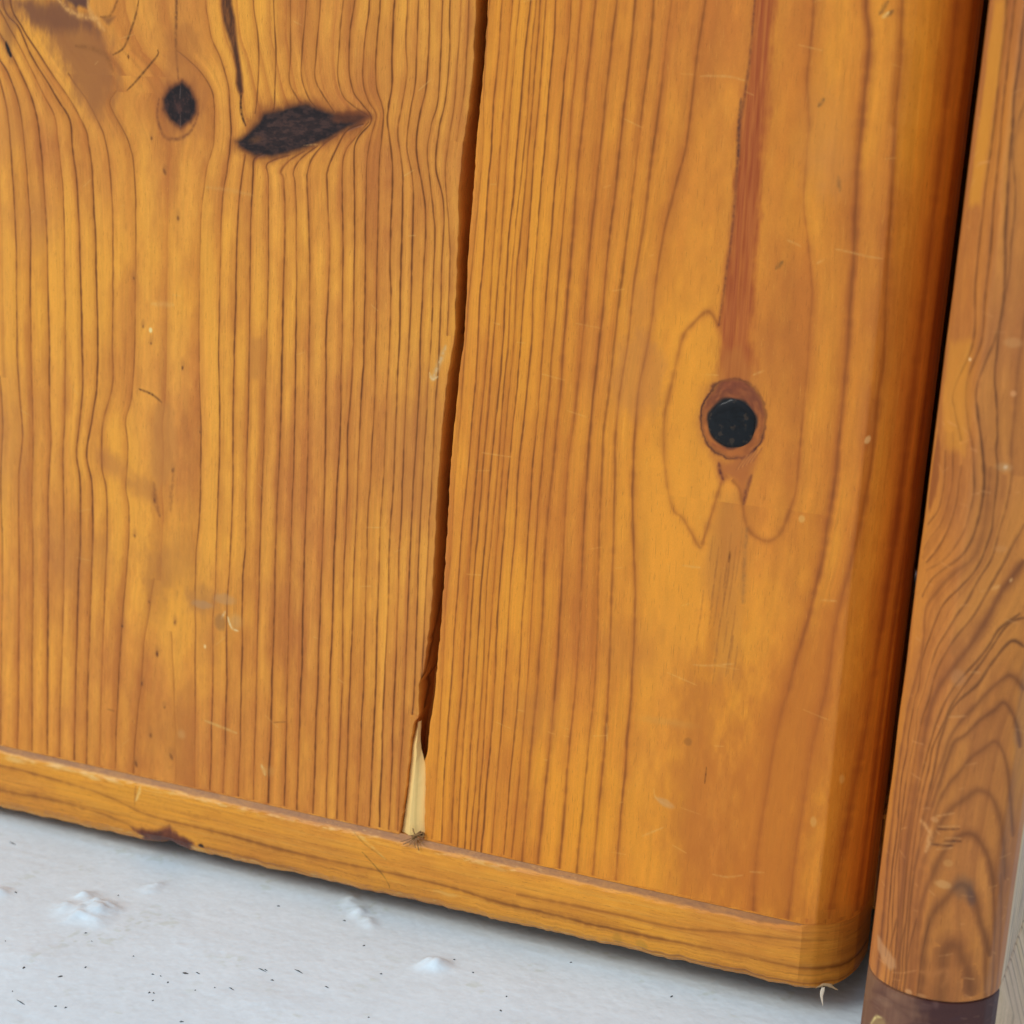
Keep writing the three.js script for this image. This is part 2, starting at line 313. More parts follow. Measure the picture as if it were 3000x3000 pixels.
  L(cat(B(438, 0, 430, 250, 420, 480, 395, 620, 370, 830, 405, 1050, 400, 1500, 385, 1900), E5(365, 350, 350, 750, 330, 1200, 315, 1600, 305, 1932), H8(270, 830)), { s: 1, band: 0.4 });
  L(cat(B(500, 0, 495, 300, 480, 500, 445, 650, 425, 850, 475, 1200, 465, 1600, 450, 1900), E5(438, 350, 415, 700, 400, 1000, 385, 1300, 362, 1932), H8(325, 700, 320, 840)), { s: 1.1, band: 0.4 });
  L(cat(B(575, 0, 565, 300, 550, 560, 510, 720, 490, 900, 530, 1300, 520, 1600, 508, 1900), E5(485, 350, 465, 750, 445, 1050, 430, 1500, 415, 1932), H8(400, 180)), { s: 1, band: 0.4 });
  L(cat(B(615, 0, 615, 300, 590, 560, 550, 750, 535, 950, 578, 1150, 570, 1500, 555, 1900), E5(540, 250, 515, 700, 495, 1100, 475, 1500, 455, 1932)), { s: 0.9, band: 0.4 });
  L(B(680, 0, 660, 300, 640, 600, 605, 800, 590, 1000, 615, 1400, 600, 1900), { s: 0.7, band: 0.4 });
  L(B(725, 0, 710, 300, 690, 550, 650, 800), { s: 0.5, band: 0.4 });
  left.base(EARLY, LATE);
  left.applyLines(DARK, BAND, RED);

  left.dashes(9000, 175, [120, 64, 20], [240, 178, 80]);
  const P = (t, x, y) => onDoor(...t(x, y)[0]);
  const brown = [170, 104, 52], plum = [112, 66, 46], umber = [74, 40, 22];
  // brown resinous wood around the cut branch, top left
  left.poly(plane(A(0, 0, 330, 0, 430, 60, 540, 110, 620, 260, 660, 420, 640, 520, 560, 640, 470, 560, 380, 420, 260, 220, 120, 60)), [156, 94, 50], 0.8, 2.8);
  left.poly(plane(A(60, 0, 330, 0, 420, 60, 510, 110, 560, 180, 470, 160, 300, 190, 180, 120)), plum, 0.6, 1.6);
  left.poly(plane(A(0, 0, 60, 0, 110, 120, 60, 330, 0, 210)), plum, 0.4, 1.8);
  left.poly(plane(A(360, -60, 380, 0, 430, 35, 495, 50, 505, 0, 500, -60)), [86, 52, 44], 0.85, 0.5);
  left.stroke(plane(A(330, 0, 380, 50, 440, 85, 520, 100, 560, 110)), [226, 160, 84], 0.75, 0.55);
  left.stroke(plane(A(495, 0, 505, 50, 530, 95, 590, 170)), [224, 158, 84], 0.7, 0.5);
  left.poly(plane(A(570, 95, 610, 100, 650, 95, 620, 140, 600, 135)), [120, 70, 40], 0.6, 0.5);
  left.stroke(plane(A(570, 95, 620, 90, 645, 50, 665, 0)), [110, 64, 24], 0.5, 0.3);
  left.stroke(plane(A(785, 0, 770, 80, 720, 230, 690, 280, 640, 310)), [96, 56, 18], 0.8, 0.24);
  left.stroke(plane(A(893, 285, 890, 315, 820, 400, 770, 460, 720, 510)), [96, 56, 18], 0.8, 0.22);
  left.stroke(plane(A(725, 310, 727, 330)), DARK, 0.8, 0.2);
  left.stroke(plane(A(430, 260, 540, 280, 600, 320, 640, 400)), [128, 76, 34], 0.5, 0.5);
  left.stroke(plane(A(35, 240, 50, 290, 62, 320)), [24, 12, 8], 1.4, 0.35, -1);
  left.poly(plane(A(400, 330, 520, 290, 600, 340, 640, 480, 620, 620, 660, 720, 560, 690, 460, 520)), [176, 108, 50], 0.4, 3.2);
  // pith streak down to the round knot
  left.stroke(plane(A(1000, -200, 1000, 0, 996, 200, 1000, 330, 1010, 450)), [104, 60, 26], 0.75, 0.32);
  left.poly(plane(A(960, 330, 1010, 290, 1110, 390, 1170, 520, 1140, 730, 1040, 800, 930, 780, 880, 600, 910, 450)), [178, 106, 50], 0.55, 1.8);
  left.stroke(plane(A(900, 560, 890, 660, 930, 770, 1010, 785, 1080, 740, 1125, 640)), [120, 66, 34], 0.6, 0.35);
  const knotTex = (dark, mid, sx = 1.4, sy = 1.4, depth = 1.6) => (x, y, q, al) => {   // bark-dark rim, brown heart, fine checks
    const n = fbm(x * sx, y * sy, 91), f = noise(x * sx * 3, y * sy * 3, 92), m = clamp(sstep(0.4, 0.7, n) * 0.6 + sstep(0.2, depth * 1.6, -q) * 0.35 + (f - 0.5) * 0.3), e = 1 - sstep(0.0, 0.7, -q);
    return [lerp(lerp(dark[0], mid[0], m), 112, e * 0.6), lerp(lerp(dark[1], mid[1], m), 58, e * 0.6), lerp(lerp(dark[2], mid[2], m), 30, e * 0.6), al, (n - 0.5) * 0.9 - 0.1];
  };
  const K1 = plane(A(1030, 460, 1075, 500, 1110, 570, 1112, 640, 1080, 690, 1020, 725, 960, 680, 925, 620, 922, 560, 960, 500));
  left.poly(K1, [150, 80, 38], 0.55, 2.6); left.poly(K1, [112, 58, 34], 0.6, 1.2);
  left.poly(K1, null, 0.95, 0.7, knotTex([28, 20, 20], [76, 48, 40], 1.1, 1.1, 2.4), 0.4);
  left.blob(P(A, 1005, 605), 1.5, 1.4, [92, 54, 42], 0.7, 0, 0.9);
  left.stroke(plane(A(1022, 490, 1018, 560)), [120, 100, 88], 0.55, 0.15);
  left.stroke(plane(A(1020, 650, 1022, 720)), [150, 120, 96], 0.5, 0.15);
  left.blob(P(A, 1030, 250), 5, 5, [168, 98, 44], 0.4);
  // resin pocket
  left.poly(plane(A(1255, -160, 1312, -160, 1312, 20, 1330, 100, 1340, 230, 1352, 300, 1370, 420, 1376, 520, 1362, 545, 1345, 510, 1335, 470, 1338, 400, 1320, 300, 1290, 200, 1265, 120, 1255, 30)), null, 0.92, 0.45, knotTex([56, 28, 16], [120, 66, 30], 2, 0.6, 0.6), 0.6);
  left.stroke(plane(A(1365, 540, 1362, 600, 1372, 660, 1390, 710)), [70, 38, 16], 0.9, 0.28);
  // the long knot
  const K2 = cat(A(1335, 800, 1400, 755, 1460, 690, 1490, 640, 1570, 622, 1680, 595, 1730, 580, 1800, 612, 1890, 640), B(30, 640, 110, 640, 156, 660, 90, 705, 0, 745), A(1840, 800, 1700, 850, 1560, 888, 1440, 882, 1350, 835));
  left.poly(plane(cat(A(1320, 800, 1390, 740, 1440, 640, 1480, 590, 1560, 590, 1700, 560, 1810, 580, 1900, 620), B(60, 610, 130, 625, 175, 660, 110, 720, 0, 770), A(1850, 815, 1700, 870, 1560, 905, 1430, 900, 1330, 850))), [128, 66, 30], 0.65, 1.6);
  left.poly(plane(K2), null, 0.96, 0.8, knotTex([30, 21, 21], [76, 50, 42], 0.7, 1.6, 2.2), 0.5);
  left.blob(P(A, 1450, 790), 2.2, 0.9, [124, 74, 34], 0.6, 0.2, 0.9);
  left.blob(P(B, 70, 665), 5, 1.4, [116, 58, 28], 0.6, 0.1);
  // pin knots and brown flecks
  for (const [t, x, y, r] of [[A, 858, 783, 0.55], [A, 932, 973, 0.6], [A, 1008, 1235, 0.5], [A, 758, 1575, 0.5], [A, 810, 1848, 0.5], [D4, 855, 12, 0.45], [D4, 1033, 150, 0.5], [D4, 1133, 515, 0.55], [D4, 978, 730, 0.6], [D4, 875, 900, 0.7], [D4, 762, 1100, 0.5], [D4, 845, 1475, 0.45], [D4, 692, 1612, 0.6], [D4, 890, 1770, 0.6], [D4, 990, 1590, 0.5], [G7, 803, 5, 0.6], [G7, 932, 140, 0.5], [G7, 853, 298, 0.6], [G7, 970, 420, 0.9], [G7, 770, 460, 0.7]]) {
    const c = P(t, x, y), a = 0.9 * (rnd() - 0.3), d = 0.45 + 0.5 * rnd(); left.blob([c[0], c[1] + r], r * 1.6, r * (2 + 2.5 * rnd()), [160, 96, 44], 0.5, 0, 0.95); left.blob(c, r * (0.35 + 0.4 * rnd()), r * (0.7 + 0.7 * rnd()), [74, 38, 18], d, a, 0.8);
  }
  left.blob(P(D4, 640, 700), 7, 3.4, [176, 104, 52], 0.6, -0.45, 0.8); left.blob(P(D4, 800, 830), 5, 3.5, [166, 98, 48], 0.55, -0.4, 0.8);
  left.poly(plane(D4(870, 370, 940, 330, 985, 400, 998, 520, 985, 720, 880, 850, 855, 700, 860, 480)), [194, 124, 56], 0.5, 0.9);
  left.stroke(plane(D4(787, 270, 860, 300, 915, 345)), [92, 54, 20], 0.9, 0.22);
  left.stroke(plane(D4(985, 720, 970, 860, 965, 960)), [150, 90, 40], 0.5, 0.4);
  left.stroke(plane(D4(870, 800, 880, 900, 905, 990)), [140, 80, 36], 0.6, 0.5);
  left.blob(P(D4, 960, 1260), 11, 9, [176, 110, 52], 0.6, 0.1, 0.9); left.blob(P(D4, 880, 1400), 5, 11, [168, 100, 46], 0.5, 0, 0.9);
  left.blob(P(D4, 1150, 1470), 7, 4, [150, 98, 62], 0.5, 0.1, 0.9); left.blob(P(D4, 1180, 1650), 6, 14, [178, 106, 48], 0.5, 0, 0.9);
  left.blob(P(D4, 350, 1200), 9, 12, [182, 112, 54], 0.5, 0.2, 0.9); left.blob(P(D4, 560, 1200), 6, 7, [180, 108, 50], 0.5, 0, 0.9);
  left.blob(P(D4, 40, 560), 9, 20, [178, 108, 54], 0.5, 0, 0.9); left.blob(P(A, 200, 1250), 8, 10, [184, 112, 56], 0.45, 0, 0.9); left.blob(P(A, 60, 700), 7, 12, [180, 110, 58], 0.4, 0, 0.9);
  left.blob(P(E5, 430, 600), 8, 24, [182, 112, 50], 0.4, 0, 0.9); left.blob(P(G7, 930, 300), 7, 10, [176, 108, 46], 0.5, 0, 0.9);
  left.poly(plane(D4(1412, -20, 1500, -20, 1498, 160, 1470, 220, 1412, 200)), [184, 112, 50], 0.4, 0.9);
  left.poly(plane(G7(995, 60, 1100, -40, 1100, 590, 1000, 560)), [186, 114, 48], 0.4, 0.9);
  // dents and scuffs in the varnish, paler where the finish is crushed
  left.blob(P(D4, 1332, 1585), 2.3, 2.0, [206, 156, 96], 0.6, 0, 0.8); left.stroke(plane(D4(1290, 1560, 1310, 1620, 1350, 1640)), [236, 206, 150], 0.9, 0.22, -0.8); left.stroke(plane(D4(1250, 1570, 1275, 1530)), [226, 190, 140], 0.7, 0.3, -0.6);
  left.blob(P(D4, 1245, 1590), 1.7, 2, [156, 104, 54], 0.6); left.blob(P(D4, 1270, 1460), 3, 1.4, [190, 140, 92], 0.5); left.blob(P(D4, 1150, 1490), 3, 1, [182, 136, 96], 0.5);
  left.blob(P(G7, 1028, 290), 1.6, 1.3, [214, 164, 100], 0.5, 0, 0.9); left.stroke(plane(G7(1480, 465, 1500, 520)), [228, 190, 120], 0.8, 0.35, -0.5); left.blob(P(G7, 1520, 500), 2, 1.4, [214, 164, 92], 0.4, 0.3, 0.9);
  left.stroke(plane(G7(1160, 215, 1250, 250, 1340, 285)), [218, 172, 96], 0.6, 0.28); left.stroke(plane(G7(1540, 225, 1620, 222)), [130, 78, 30], 0.5, 0.15); left.stroke(plane(G7(610, 150, 650, 162)), [130, 78, 30], 0.5, 0.15);
  left.blob(P(A, 852, 1868), 0.5, 0.6, [242, 212, 140], 0.9); left.blob(P(D4, 1160, 1727), 0.35, 0.5, [236, 190, 120], 0.9);
  left.stroke(plane(E5(590, 30, 560, 110, 520, 210)), [214, 168, 110], 0.8, 0.5, -0.5); left.stroke(plane(E5(500, 180, 515, 215, 545, 200)), [226, 186, 130], 0.8, 0.3);
  left.stroke(plane(A(1170, 1060, 1290, 1075, 1430, 1105)), [214, 158, 86], 0.35, 0.35); left.stroke(plane(A(860, 1720, 980, 1725)), [226, 170, 92], 0.4, 0.5);
  for (let i = 0; i < 30; i++) { const x = lerp(-112, -16, rnd()), y = lerp(Y_JOINT + 2, 172, rnd()), l = 0.6 + 3 * rnd(), a = (rnd() - 0.5) * 1.6; left.stroke([[x, y], [x + l * Math.cos(a), y + l * Math.sin(a)]], [226, 176, 100], 0.25 + 0.25 * rnd(), 0.12); }
}

const RX0 = -17, RX1 = 86;                           // arc length past the rounding
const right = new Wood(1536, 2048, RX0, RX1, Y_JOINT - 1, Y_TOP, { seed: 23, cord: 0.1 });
{
  const L = (pts, o = {}) => right.line(upTo(pts, o.up ?? 0.03), { band: 0.3, bw: 0.8, s: 0.95, w: 0.12, ...o });
  const N = (pts, o = {}) => right.line(plane(pts), { band: 0.3, bw: 0.8, s: 0.95, w: 0.15, ...o });
  const soft = { soft: 0.4, w: 0.17, band: 0.4, bw: 1.0 };
  L(cat(E5(690, 200, 650, 700, 620, 1200, 595, 1450, 572, 1932), H8(515, 885)), { s: 0.5 });
  L(cat(B(912, 0, 895, 250, 870, 500, 850, 800, 830, 1100, 810, 1400, 785, 1700, 775, 1932), E5(750, 350, 720, 700, 690, 1000, 670, 1250, 645, 1600, 625, 1932), H8(590, 450, 567, 895)), { s: 1.1 });
  L(cat(B(970, 0, 950, 250, 930, 500, 905, 800, 880, 1150, 855, 1500, 830, 1932), E5(800, 350, 765, 750, 735, 1100, 710, 1500, 685, 1932), H8(645, 450, 620, 905)));
  L(cat(B(1010, 0, 980, 350, 955, 650, 930, 1000, 905, 1350, 880, 1700, 862, 1932), E5(830, 400, 800, 750, 765, 1150, 740, 1500, 712, 1932), H8(680, 480, 660, 925)), { s: 0.8 });
  L(cat(B(1075, 0, 1045, 250, 1020, 550, 1000, 800, 970, 1150, 940, 1450, 915, 1932), E5(885, 350, 850, 700, 820, 1050, 790, 1400, 760, 1932), H8(725, 500, 700, 940)), { s: 1.1 });
  L(cat(B(1105, 0, 1080, 250, 1055, 600, 1030, 900, 995, 1200, 965, 1550, 945, 1932), E5(910, 400, 880, 800, 850, 1100, 825, 1400, 800, 1932), H8(765, 500, 730, 945)), { s: 0.9 });
  L(cat(B(1130, 0, 1110, 250, 1080, 600, 1055, 900, 1020, 1250, 995, 1550, 975, 1932), E5(945, 350, 905, 800, 880, 1150, 855, 1500, 825, 1932), H8(795, 500, 755, 950)), { s: 0.8 });
  L(cat(B(1160, 0, 1145, 250, 1120, 550, 1095, 850, 1070, 1200, 1045, 1550, 1015, 1932), E5(985, 350, 950, 700, 915, 1150, 890, 1500, 868, 1932), H8(835, 450, 795, 960)), { s: 1.2 });
  L(cat(B(1215, 0, 1200, 250, 1175, 550, 1150, 850, 1130, 1100, 1110, 1350, 1085, 1650, 1075, 1932), E5(1040, 400, 1005, 700, 985, 1050, 955, 1450, 925, 1932), H8(890, 450, 850, 960)), { s: 0.9 });
  L(cat(B(1300, 0, 1285, 250, 1250, 600, 1225, 900, 1200, 1200, 1170, 1550, 1145, 1932), E5(1115, 400, 1080, 750, 1055, 1150, 1030, 1500, 1005, 1932), H8(960, 500, 920, 970)), { s: 1 });
  L(cat(B(1360, 0, 1335, 300, 1300, 700, 1270, 1100, 1235, 1500, 1200, 1932), E5(1165, 400, 1135, 700, 1100, 1150, 1080, 1500, 1055, 1932), H8(1010, 500, 965, 985)), { s: 0.55 });
  L(cat(B(1440, 0, 1410, 300, 1370, 650, 1340, 950, 1310, 1350, 1280, 1650, 1262, 1932), E5(1240, 300, 1215, 550, 1185, 850, 1155, 1200, 1140, 1550, 1110, 1932), H8(1065, 500, 1020, 1015)), { ...soft, s: 1 });
  L(cat(B(1560, 0, 1530, 250, 1490, 600, 1455, 950, 1420, 1270, 1385, 1650, 1365, 1932), E5(1330, 350, 1295, 600, 1275, 850, 1255, 1200, 1240, 1500, 1215, 1932), H8(1165, 500, 1115, 1025)), { ...soft, s: 1.1 });
  L(cat(B(1665, 0, 1640, 300, 1600, 650, 1560, 1000, 1520, 1350, 1490, 1650, 1462, 1932), E5(1425, 350, 1400, 600, 1380, 950, 1355, 1400, 1330, 1932), H8(1280, 500, 1235, 1050)), { ...soft, soft: 0.3, s: 1 });
  L(cat(B(1770, 0, 1750, 250, 1715, 550, 1680, 850, 1640, 1150, 1600, 1500, 1565, 1750, 1545, 1932), E5(1520, 250, 1490, 500, 1475, 750, 1460, 1050, 1455, 1400, 1435, 1932), H8(1385, 500, 1330, 1075)), { s: 0.75, w: 0.2 });
  L(cat(B(1870, 0, 1845, 200, 1810, 500, 1780, 750, 1740, 1050, 1700, 1350, 1660, 1600, 1625, 1932), E5(1585, 250, 1555, 550, 1545, 900, 1535, 1300, 1515, 1932), H8(1480, 500, 1425, 1090)), { s: 0.85, w: 0.2, soft: 0.3 });
  L(cat(C3(130, 0, 90, 250, 60, 500, 20, 820), B(1890, 1050, 1830, 1300, 1790, 1550, 1740, 1932), E5(1690, 250, 1665, 500, 1650, 800, 1655, 1150, 1660, 1500, 1645, 1932), H8(1605, 500, 1555, 1115)), { ...soft, s: 0.9 });
  // the oval ring round the knot, the wings below it, and the broad soft rings beyond
  const oval = { s: 0.7, w: 0.24, soft: 0.6, band: 0.3, bw: 1.2, ring: false };
  N(cat(C3(205, 1840, 145, 1765, 60, 1830, 0, 1915), E5(1880, 200, 1832, 400, 1825, 600, 1840, 800, 1880, 950), F6(0, 1000, 50, 1085, 95, 1165, 115, 1140)), { ...oval, s: 0.9 });
  N(F6(112, 1150, 145, 1040, 175, 940, 205, 850, 225, 790, 245, 765), { ...oval, ring: false, w: 0.22, s: 1 });
  N(F6(290, 790, 325, 840, 340, 930, 352, 1010, 380, 1075, 430, 1115, 490, 1130, 555, 1085, 605, 960), { ...oval, ring: false, s: 1, w: 0.24 });
  L(cat(C3(745, 0, 735, 150, 705, 450, 715, 700, 700, 900, 690, 1150, 715, 1400, 735, 1650, 715, 1900), F6(700, 200, 680, 400, 660, 650, 640, 850, 605, 960)), { ...soft, s: 0.75, soft: 0.6, band: 0.2, up: 0 });
  L(cat(C3(1040, 0, 1058, 200, 1045, 400, 1010, 700, 990, 1000, 970, 1400, 950, 1700), F6(940, 0, 920, 250, 890, 500, 870, 750, 820, 1050, 790, 1250, 740, 1450, 690, 1650, 610, 1932), I9(540, 250, 490, 550, 440, 850, 410, 1100, 400, 1290)), { ...soft, s: 1, soft: 0.6, w: 0.24, band: -0.45, bw: 1.4, up: 0 });
  L(cat(C3(1240, 0, 1235, 350, 1200, 700, 1180, 1100, 1160, 1500), F6(1140, 100, 1110, 300, 1080, 600, 1040, 850, 990, 1100, 940, 1300, 890, 1500, 850, 1700, 820, 1932), I9(740, 350, 690, 650, 650, 900, 620, 1150, 600, 1340)), { ...soft, soft: 0.65, s: 0.75, w: 0.22, band: -0.35, bw: 1.4, up: 0 });
  right.line([[70, Y_TOP], [69, 120], [66.5, 60], [64.5, 40], [62.3, 20]], { ...soft, soft: 0.9, s: 0.8, w: 0.4, band: -0.3 });
  right.line([[75, Y_TOP], [74, 120], [71, 60], [69.5, 18]], { ...soft, soft: 0.9, s: 0.7, w: 0.5, band: -0.3 });
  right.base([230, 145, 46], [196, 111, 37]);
  right.applyLines([112, 60, 16], [184, 102, 34], [154, 78, 32]);

  right.dashes(9000, 175, [124, 66, 20], [240, 178, 80]);
  const P = (t, x, y) => onDoor(...t(x, y)[0]);
  // red resin streak above the knot
  const streak = plane(cat(C3(440, -400, 560, -400, 522, 0, 505, 400, 455, 900, 425, 1300, 395, 1700, 392, 1932), F6(405, 60, 400, 160, 370, 250, 290, 290, 210, 250, 215, 130, 228, 20), C3(200, 1860, 238, 1600, 278, 1300, 308, 950, 318, 700, 375, 350, 408, 0)));
  right.poly(streak, null, 0.9, 1.1, (x, y, q, al) => { const n = noise(x * 2.6, y * 0.12, 77) * 0.6 + noise(x * 6, y * 0.3, 78) * 0.4; return [lerp(132, 192, n), lerp(46, 104, n), lerp(20, 46, n), al * (0.7 + 0.35 * noise(x * 1.5, y * 0.05, 79))]; });
  right.stroke(plane(cat(C3(408, 0, 378, 350, 335, 640, 322, 720, 308, 950, 280, 1300, 240, 1600, 205, 1840))), [96, 48, 30], 0.5, 0.3);
  right.stroke(plane(C3(330, 560, 316, 760, 318, 900)), [70, 38, 32], 0.5, 0.3);
  right.poly(plane(F6(110, 260, 190, 200, 250, 60, 330, 30, 400, 150, 430, 300, 460, 480, 420, 650, 380, 790, 300, 800, 210, 760, 120, 600, 80, 460)), [188, 110, 44], 0.6, 1.1);
  // the round black knot in its bark ring
  const kc = P(F6, 280, 462), rg = P(F6, 285, 440), kr = onDoor(2000 + 420 * 0.5176, 1000 + 462 * 0.5176)[0] - kc[0];
  right.paint(rg[0], rg[1], 14, 16, (x, y) => {
    const u = (x - rg[0]) / (kr * 1.36), v = (y - rg[1]) / (kr * 1.62), d = Math.hypot(u, v) + (fbm(x * 0.7, y * 0.7, 5) - 0.5) * 0.16;
    if (d > 1.12) return null;
    const rim = Math.exp(-(((d - 0.98) / 0.045) ** 2)), n = noise(Math.atan2(v, u) * 5, d * 14, 6), inr = 1 - sstep(0.9, 1.06, d);
    const tone = sstep(-0.2, 0.5, v), c = [lerp(176, 88, n * 0.6 + tone * 0.5), lerp(92, 36, n * 0.6 + tone * 0.5), lerp(44, 32, n)];
    return [lerp(c[0], 74, rim), lerp(c[1], 36, rim), lerp(c[2], 26, rim), Math.max(inr * 0.62, rim * 0.85 * (0.2 + 1.1 * noise(Math.atan2(v, u) * 2.2, 2, 8)))];
  });
  right.paint(kc[0], kc[1], 12, 12, (x, y) => {
    const an = Math.atan2(y - kc[1], x - kc[0]), d = Math.hypot(x - kc[0], y - kc[1]) / (kr * (1 + 0.05 * (noise(an * 2 + 9, 1, 3) - 0.5) * 2 + 0.03 * Math.sin(an * 7)));
    if (d > 1.1) return null; const n = fbm(x * 1.2, y * 1.2, 14), m = sstep(0.6, 0.75, n) * 0.4;
    return [lerp(26, 66, m), lerp(22, 50, m), lerp(21, 36, m), 1 - sstep(0.92, 1.1, d), (n - 0.5) * 1.2 - 0.3 * (1 - sstep(0.8, 1, d))];
  });
  globalThis.KNOT = [kc, kr];
  right.stroke(plane(F6(250, 490, 275, 475, 290, 500)), [120, 70, 30], 0.6, 0.25); right.stroke(plane(F6(310, 540, 345, 560)), [130, 110, 80], 0.5, 0.2); right.stroke(plane(F6(170, 580, 230, 605, 300, 605)), [150, 74, 40], 0.6, 0.3);
  // throat below the knot
  right.poly(plane(F6(210, 690, 300, 660, 400, 620, 430, 660, 380, 780, 350, 900, 320, 830, 285, 785, 245, 765, 215, 800)), [172, 92, 44], 0.65, 0.9);
  for (let i = 0; i < 9; i++) { const x = 300 + i * 12; right.stroke(plane(F6(x, 730 - i * 6, x + 55, 650 - i * 6)), i % 2 ? [214, 138, 64] : [150, 78, 40], 0.5, 0.18); }
  right.stroke(plane(F6(205, 690, 215, 750, 230, 780)), [96, 44, 30], 0.8, 0.35); right.stroke(plane(F6(390, 760, 360, 850, 345, 920)), [104, 50, 32], 0.7, 0.35);
  // brown fan of fibres trailing down from the wings
  right.poly(plane(cat(F6(150, 1050, 200, 880, 300, 840, 345, 1010, 352, 1200, 330, 1600, 305, 1932, 170, 1932, 180, 1500, 120, 1300))), [190, 120, 50], 0.45, 1.8);
  right.poly(plane(cat(F6(60, 1880, 300, 1900), I9(250, 300, 220, 700, 190, 1190, 0, 1150, -120, 800, -60, 300))), [188, 106, 38], 0.6, 6);  // foot of the fan, deepened to paint in the weaker light low down
  right.poly(plane(cat(F6(620, 1700, 900, 1500), I9(900, 300, 760, 900, 720, 1300, 420, 1280, 200, 1180, 250, 500))), [192, 106, 34], 0.6, 7);  // light falling off towards the lower right corner, painted as redder brown
  for (let i = 0; i < 22; i++) { const x = 90 + 250 * rnd(), y = 1050 + 700 * rnd(), l = 120 + 300 * rnd(); right.stroke(plane(F6(x, y, x - l * 0.06, y + l * 0.5, x - l * 0.14, y + l)), [158, 94, 38], 0.35, 0.18); }
  right.stroke(plane(F6(365, 1060, 350, 1250, 340, 1480)), [150, 96, 48], 0.5, 0.4); right.stroke(plane(F6(268, 1190, 262, 1250)), DARK, 0.6, 0.16);
  right.stroke(plane(I9(135, 480, 125, 570)), DARK, 0.6, 0.14); right.blob(P(I9, 30, 335), 0.9, 0.9, [150, 90, 36], 0.5);
  // dark flecks
  for (const q of [[C3, 770, 600, 800, 560], [C3, 530, 1520, 565, 1480], [C3, 880, 1000, 890, 1080], [C3, 1115, 80, 1160, 10], [C3, 1160, 90, 1190, 60]]) right.stroke(plane(q[0](...q.slice(1))), [126, 82, 36], 0.7, 0.35);
  right.stroke(plane(C3(1130, 100, 1150, 85, 1165, 70)), [236, 184, 110], 0.8, 0.3);
  right.blob(P(C3, 780, 800), 6, 14, [204, 132, 68], 0.4, 0, 0.9); right.blob(P(C3, 860, 950), 5, 8, [200, 124, 62], 0.4, 0, 0.9); right.blob(P(E5, 1650, 1750), 9, 8, [186, 112, 44], 0.4, 0, 0.9); right.blob(P(H8, 1100, 180), 8, 8, [180, 108, 50], 0.4, 0, 0.9);
  right.blob(P(E5, 1680, 200), 6, 9, [190, 116, 58], 0.4); right.blob(P(B, 1700, 1750), 4, 10, [184, 108, 54], 0.45, 0, 0.9); right.blob(P(F6, 1050, 450), 2.5, 9, [176, 98, 46], 0.45, 0.1, 0.9);
  // scuffs and scratches
  for (const q of [[C3, 100, 430, 250, 432, 350, 455], [C3, 595, 1360, 640, 1380, 670, 1395], [C3, 865, 1410, 960, 1430, 1040, 1450, 1130, 1465], [F6, 400, 190, 460, 165], [F6, 780, 1465, 870, 1470], [F6, 0, 1270, 100, 1280], [F6, 60, 1830, 150, 1835, 290, 1825], [I9, 170, 1085, 250, 1100, 340, 1090], [I9, 380, 1070, 460, 1075], [H8, 1700, 870, 1760, 845, 1820, 820], [H8, 1770, 600, 1780, 650, 1850, 695], [H8, 1500, 230, 1505, 330], [C3, 760, 1490, 800, 1470]]) right.stroke(plane(q[0](...q.slice(1))), [230, 174, 100], 0.38, 0.2, -0.3);
  right.blob(P(F6, 1045, 560), 0.5, 0.8, [240, 190, 120], 0.7, -0.4); right.blob(P(F6, 675, 1005), 0.7, 0.8, [230, 176, 96], 0.5); right.blob(P(I9, 740, 790), 0.7, 1.2, [224, 160, 80], 0.6); right.blob(P(H8, 1830, 680), 2.2, 0.9, [208, 150, 90], 0.6, -0.3);
  right.blob(P(H8, 1830, 220), 8, 1, [206, 144, 66], 0.4, 0.05, 0.8); right.blob(P(I9, 900, 560), 0.7, 1.1, [226, 168, 90], 0.5);
  for (let i = 0; i < 40; i++) { const x = lerp(-10, 62, rnd()), y = lerp(Y_JOINT + 2, 172, rnd()), l = 0.8 + 5 * rnd() ** 2, a = (rnd() - 0.5) * 0.9; right.stroke([[x, y], [x + l * Math.cos(a), y + l * Math.sin(a)]], [234, 180, 100], 0.22 + 0.25 * rnd(), 0.12); }
}
// ---------------------------------------------------------------- the cabinet: one thing, its boards and mouldings are its parts
const cabinet = new THREE.Group(); cabinet.name = 'pine_cabinet';
cabinet.userData = { label: 'honey coloured varnished pine cabinet with a knotty boarded door and rounded side edge', category: 'cabinet' };
scene.add(cabinet);

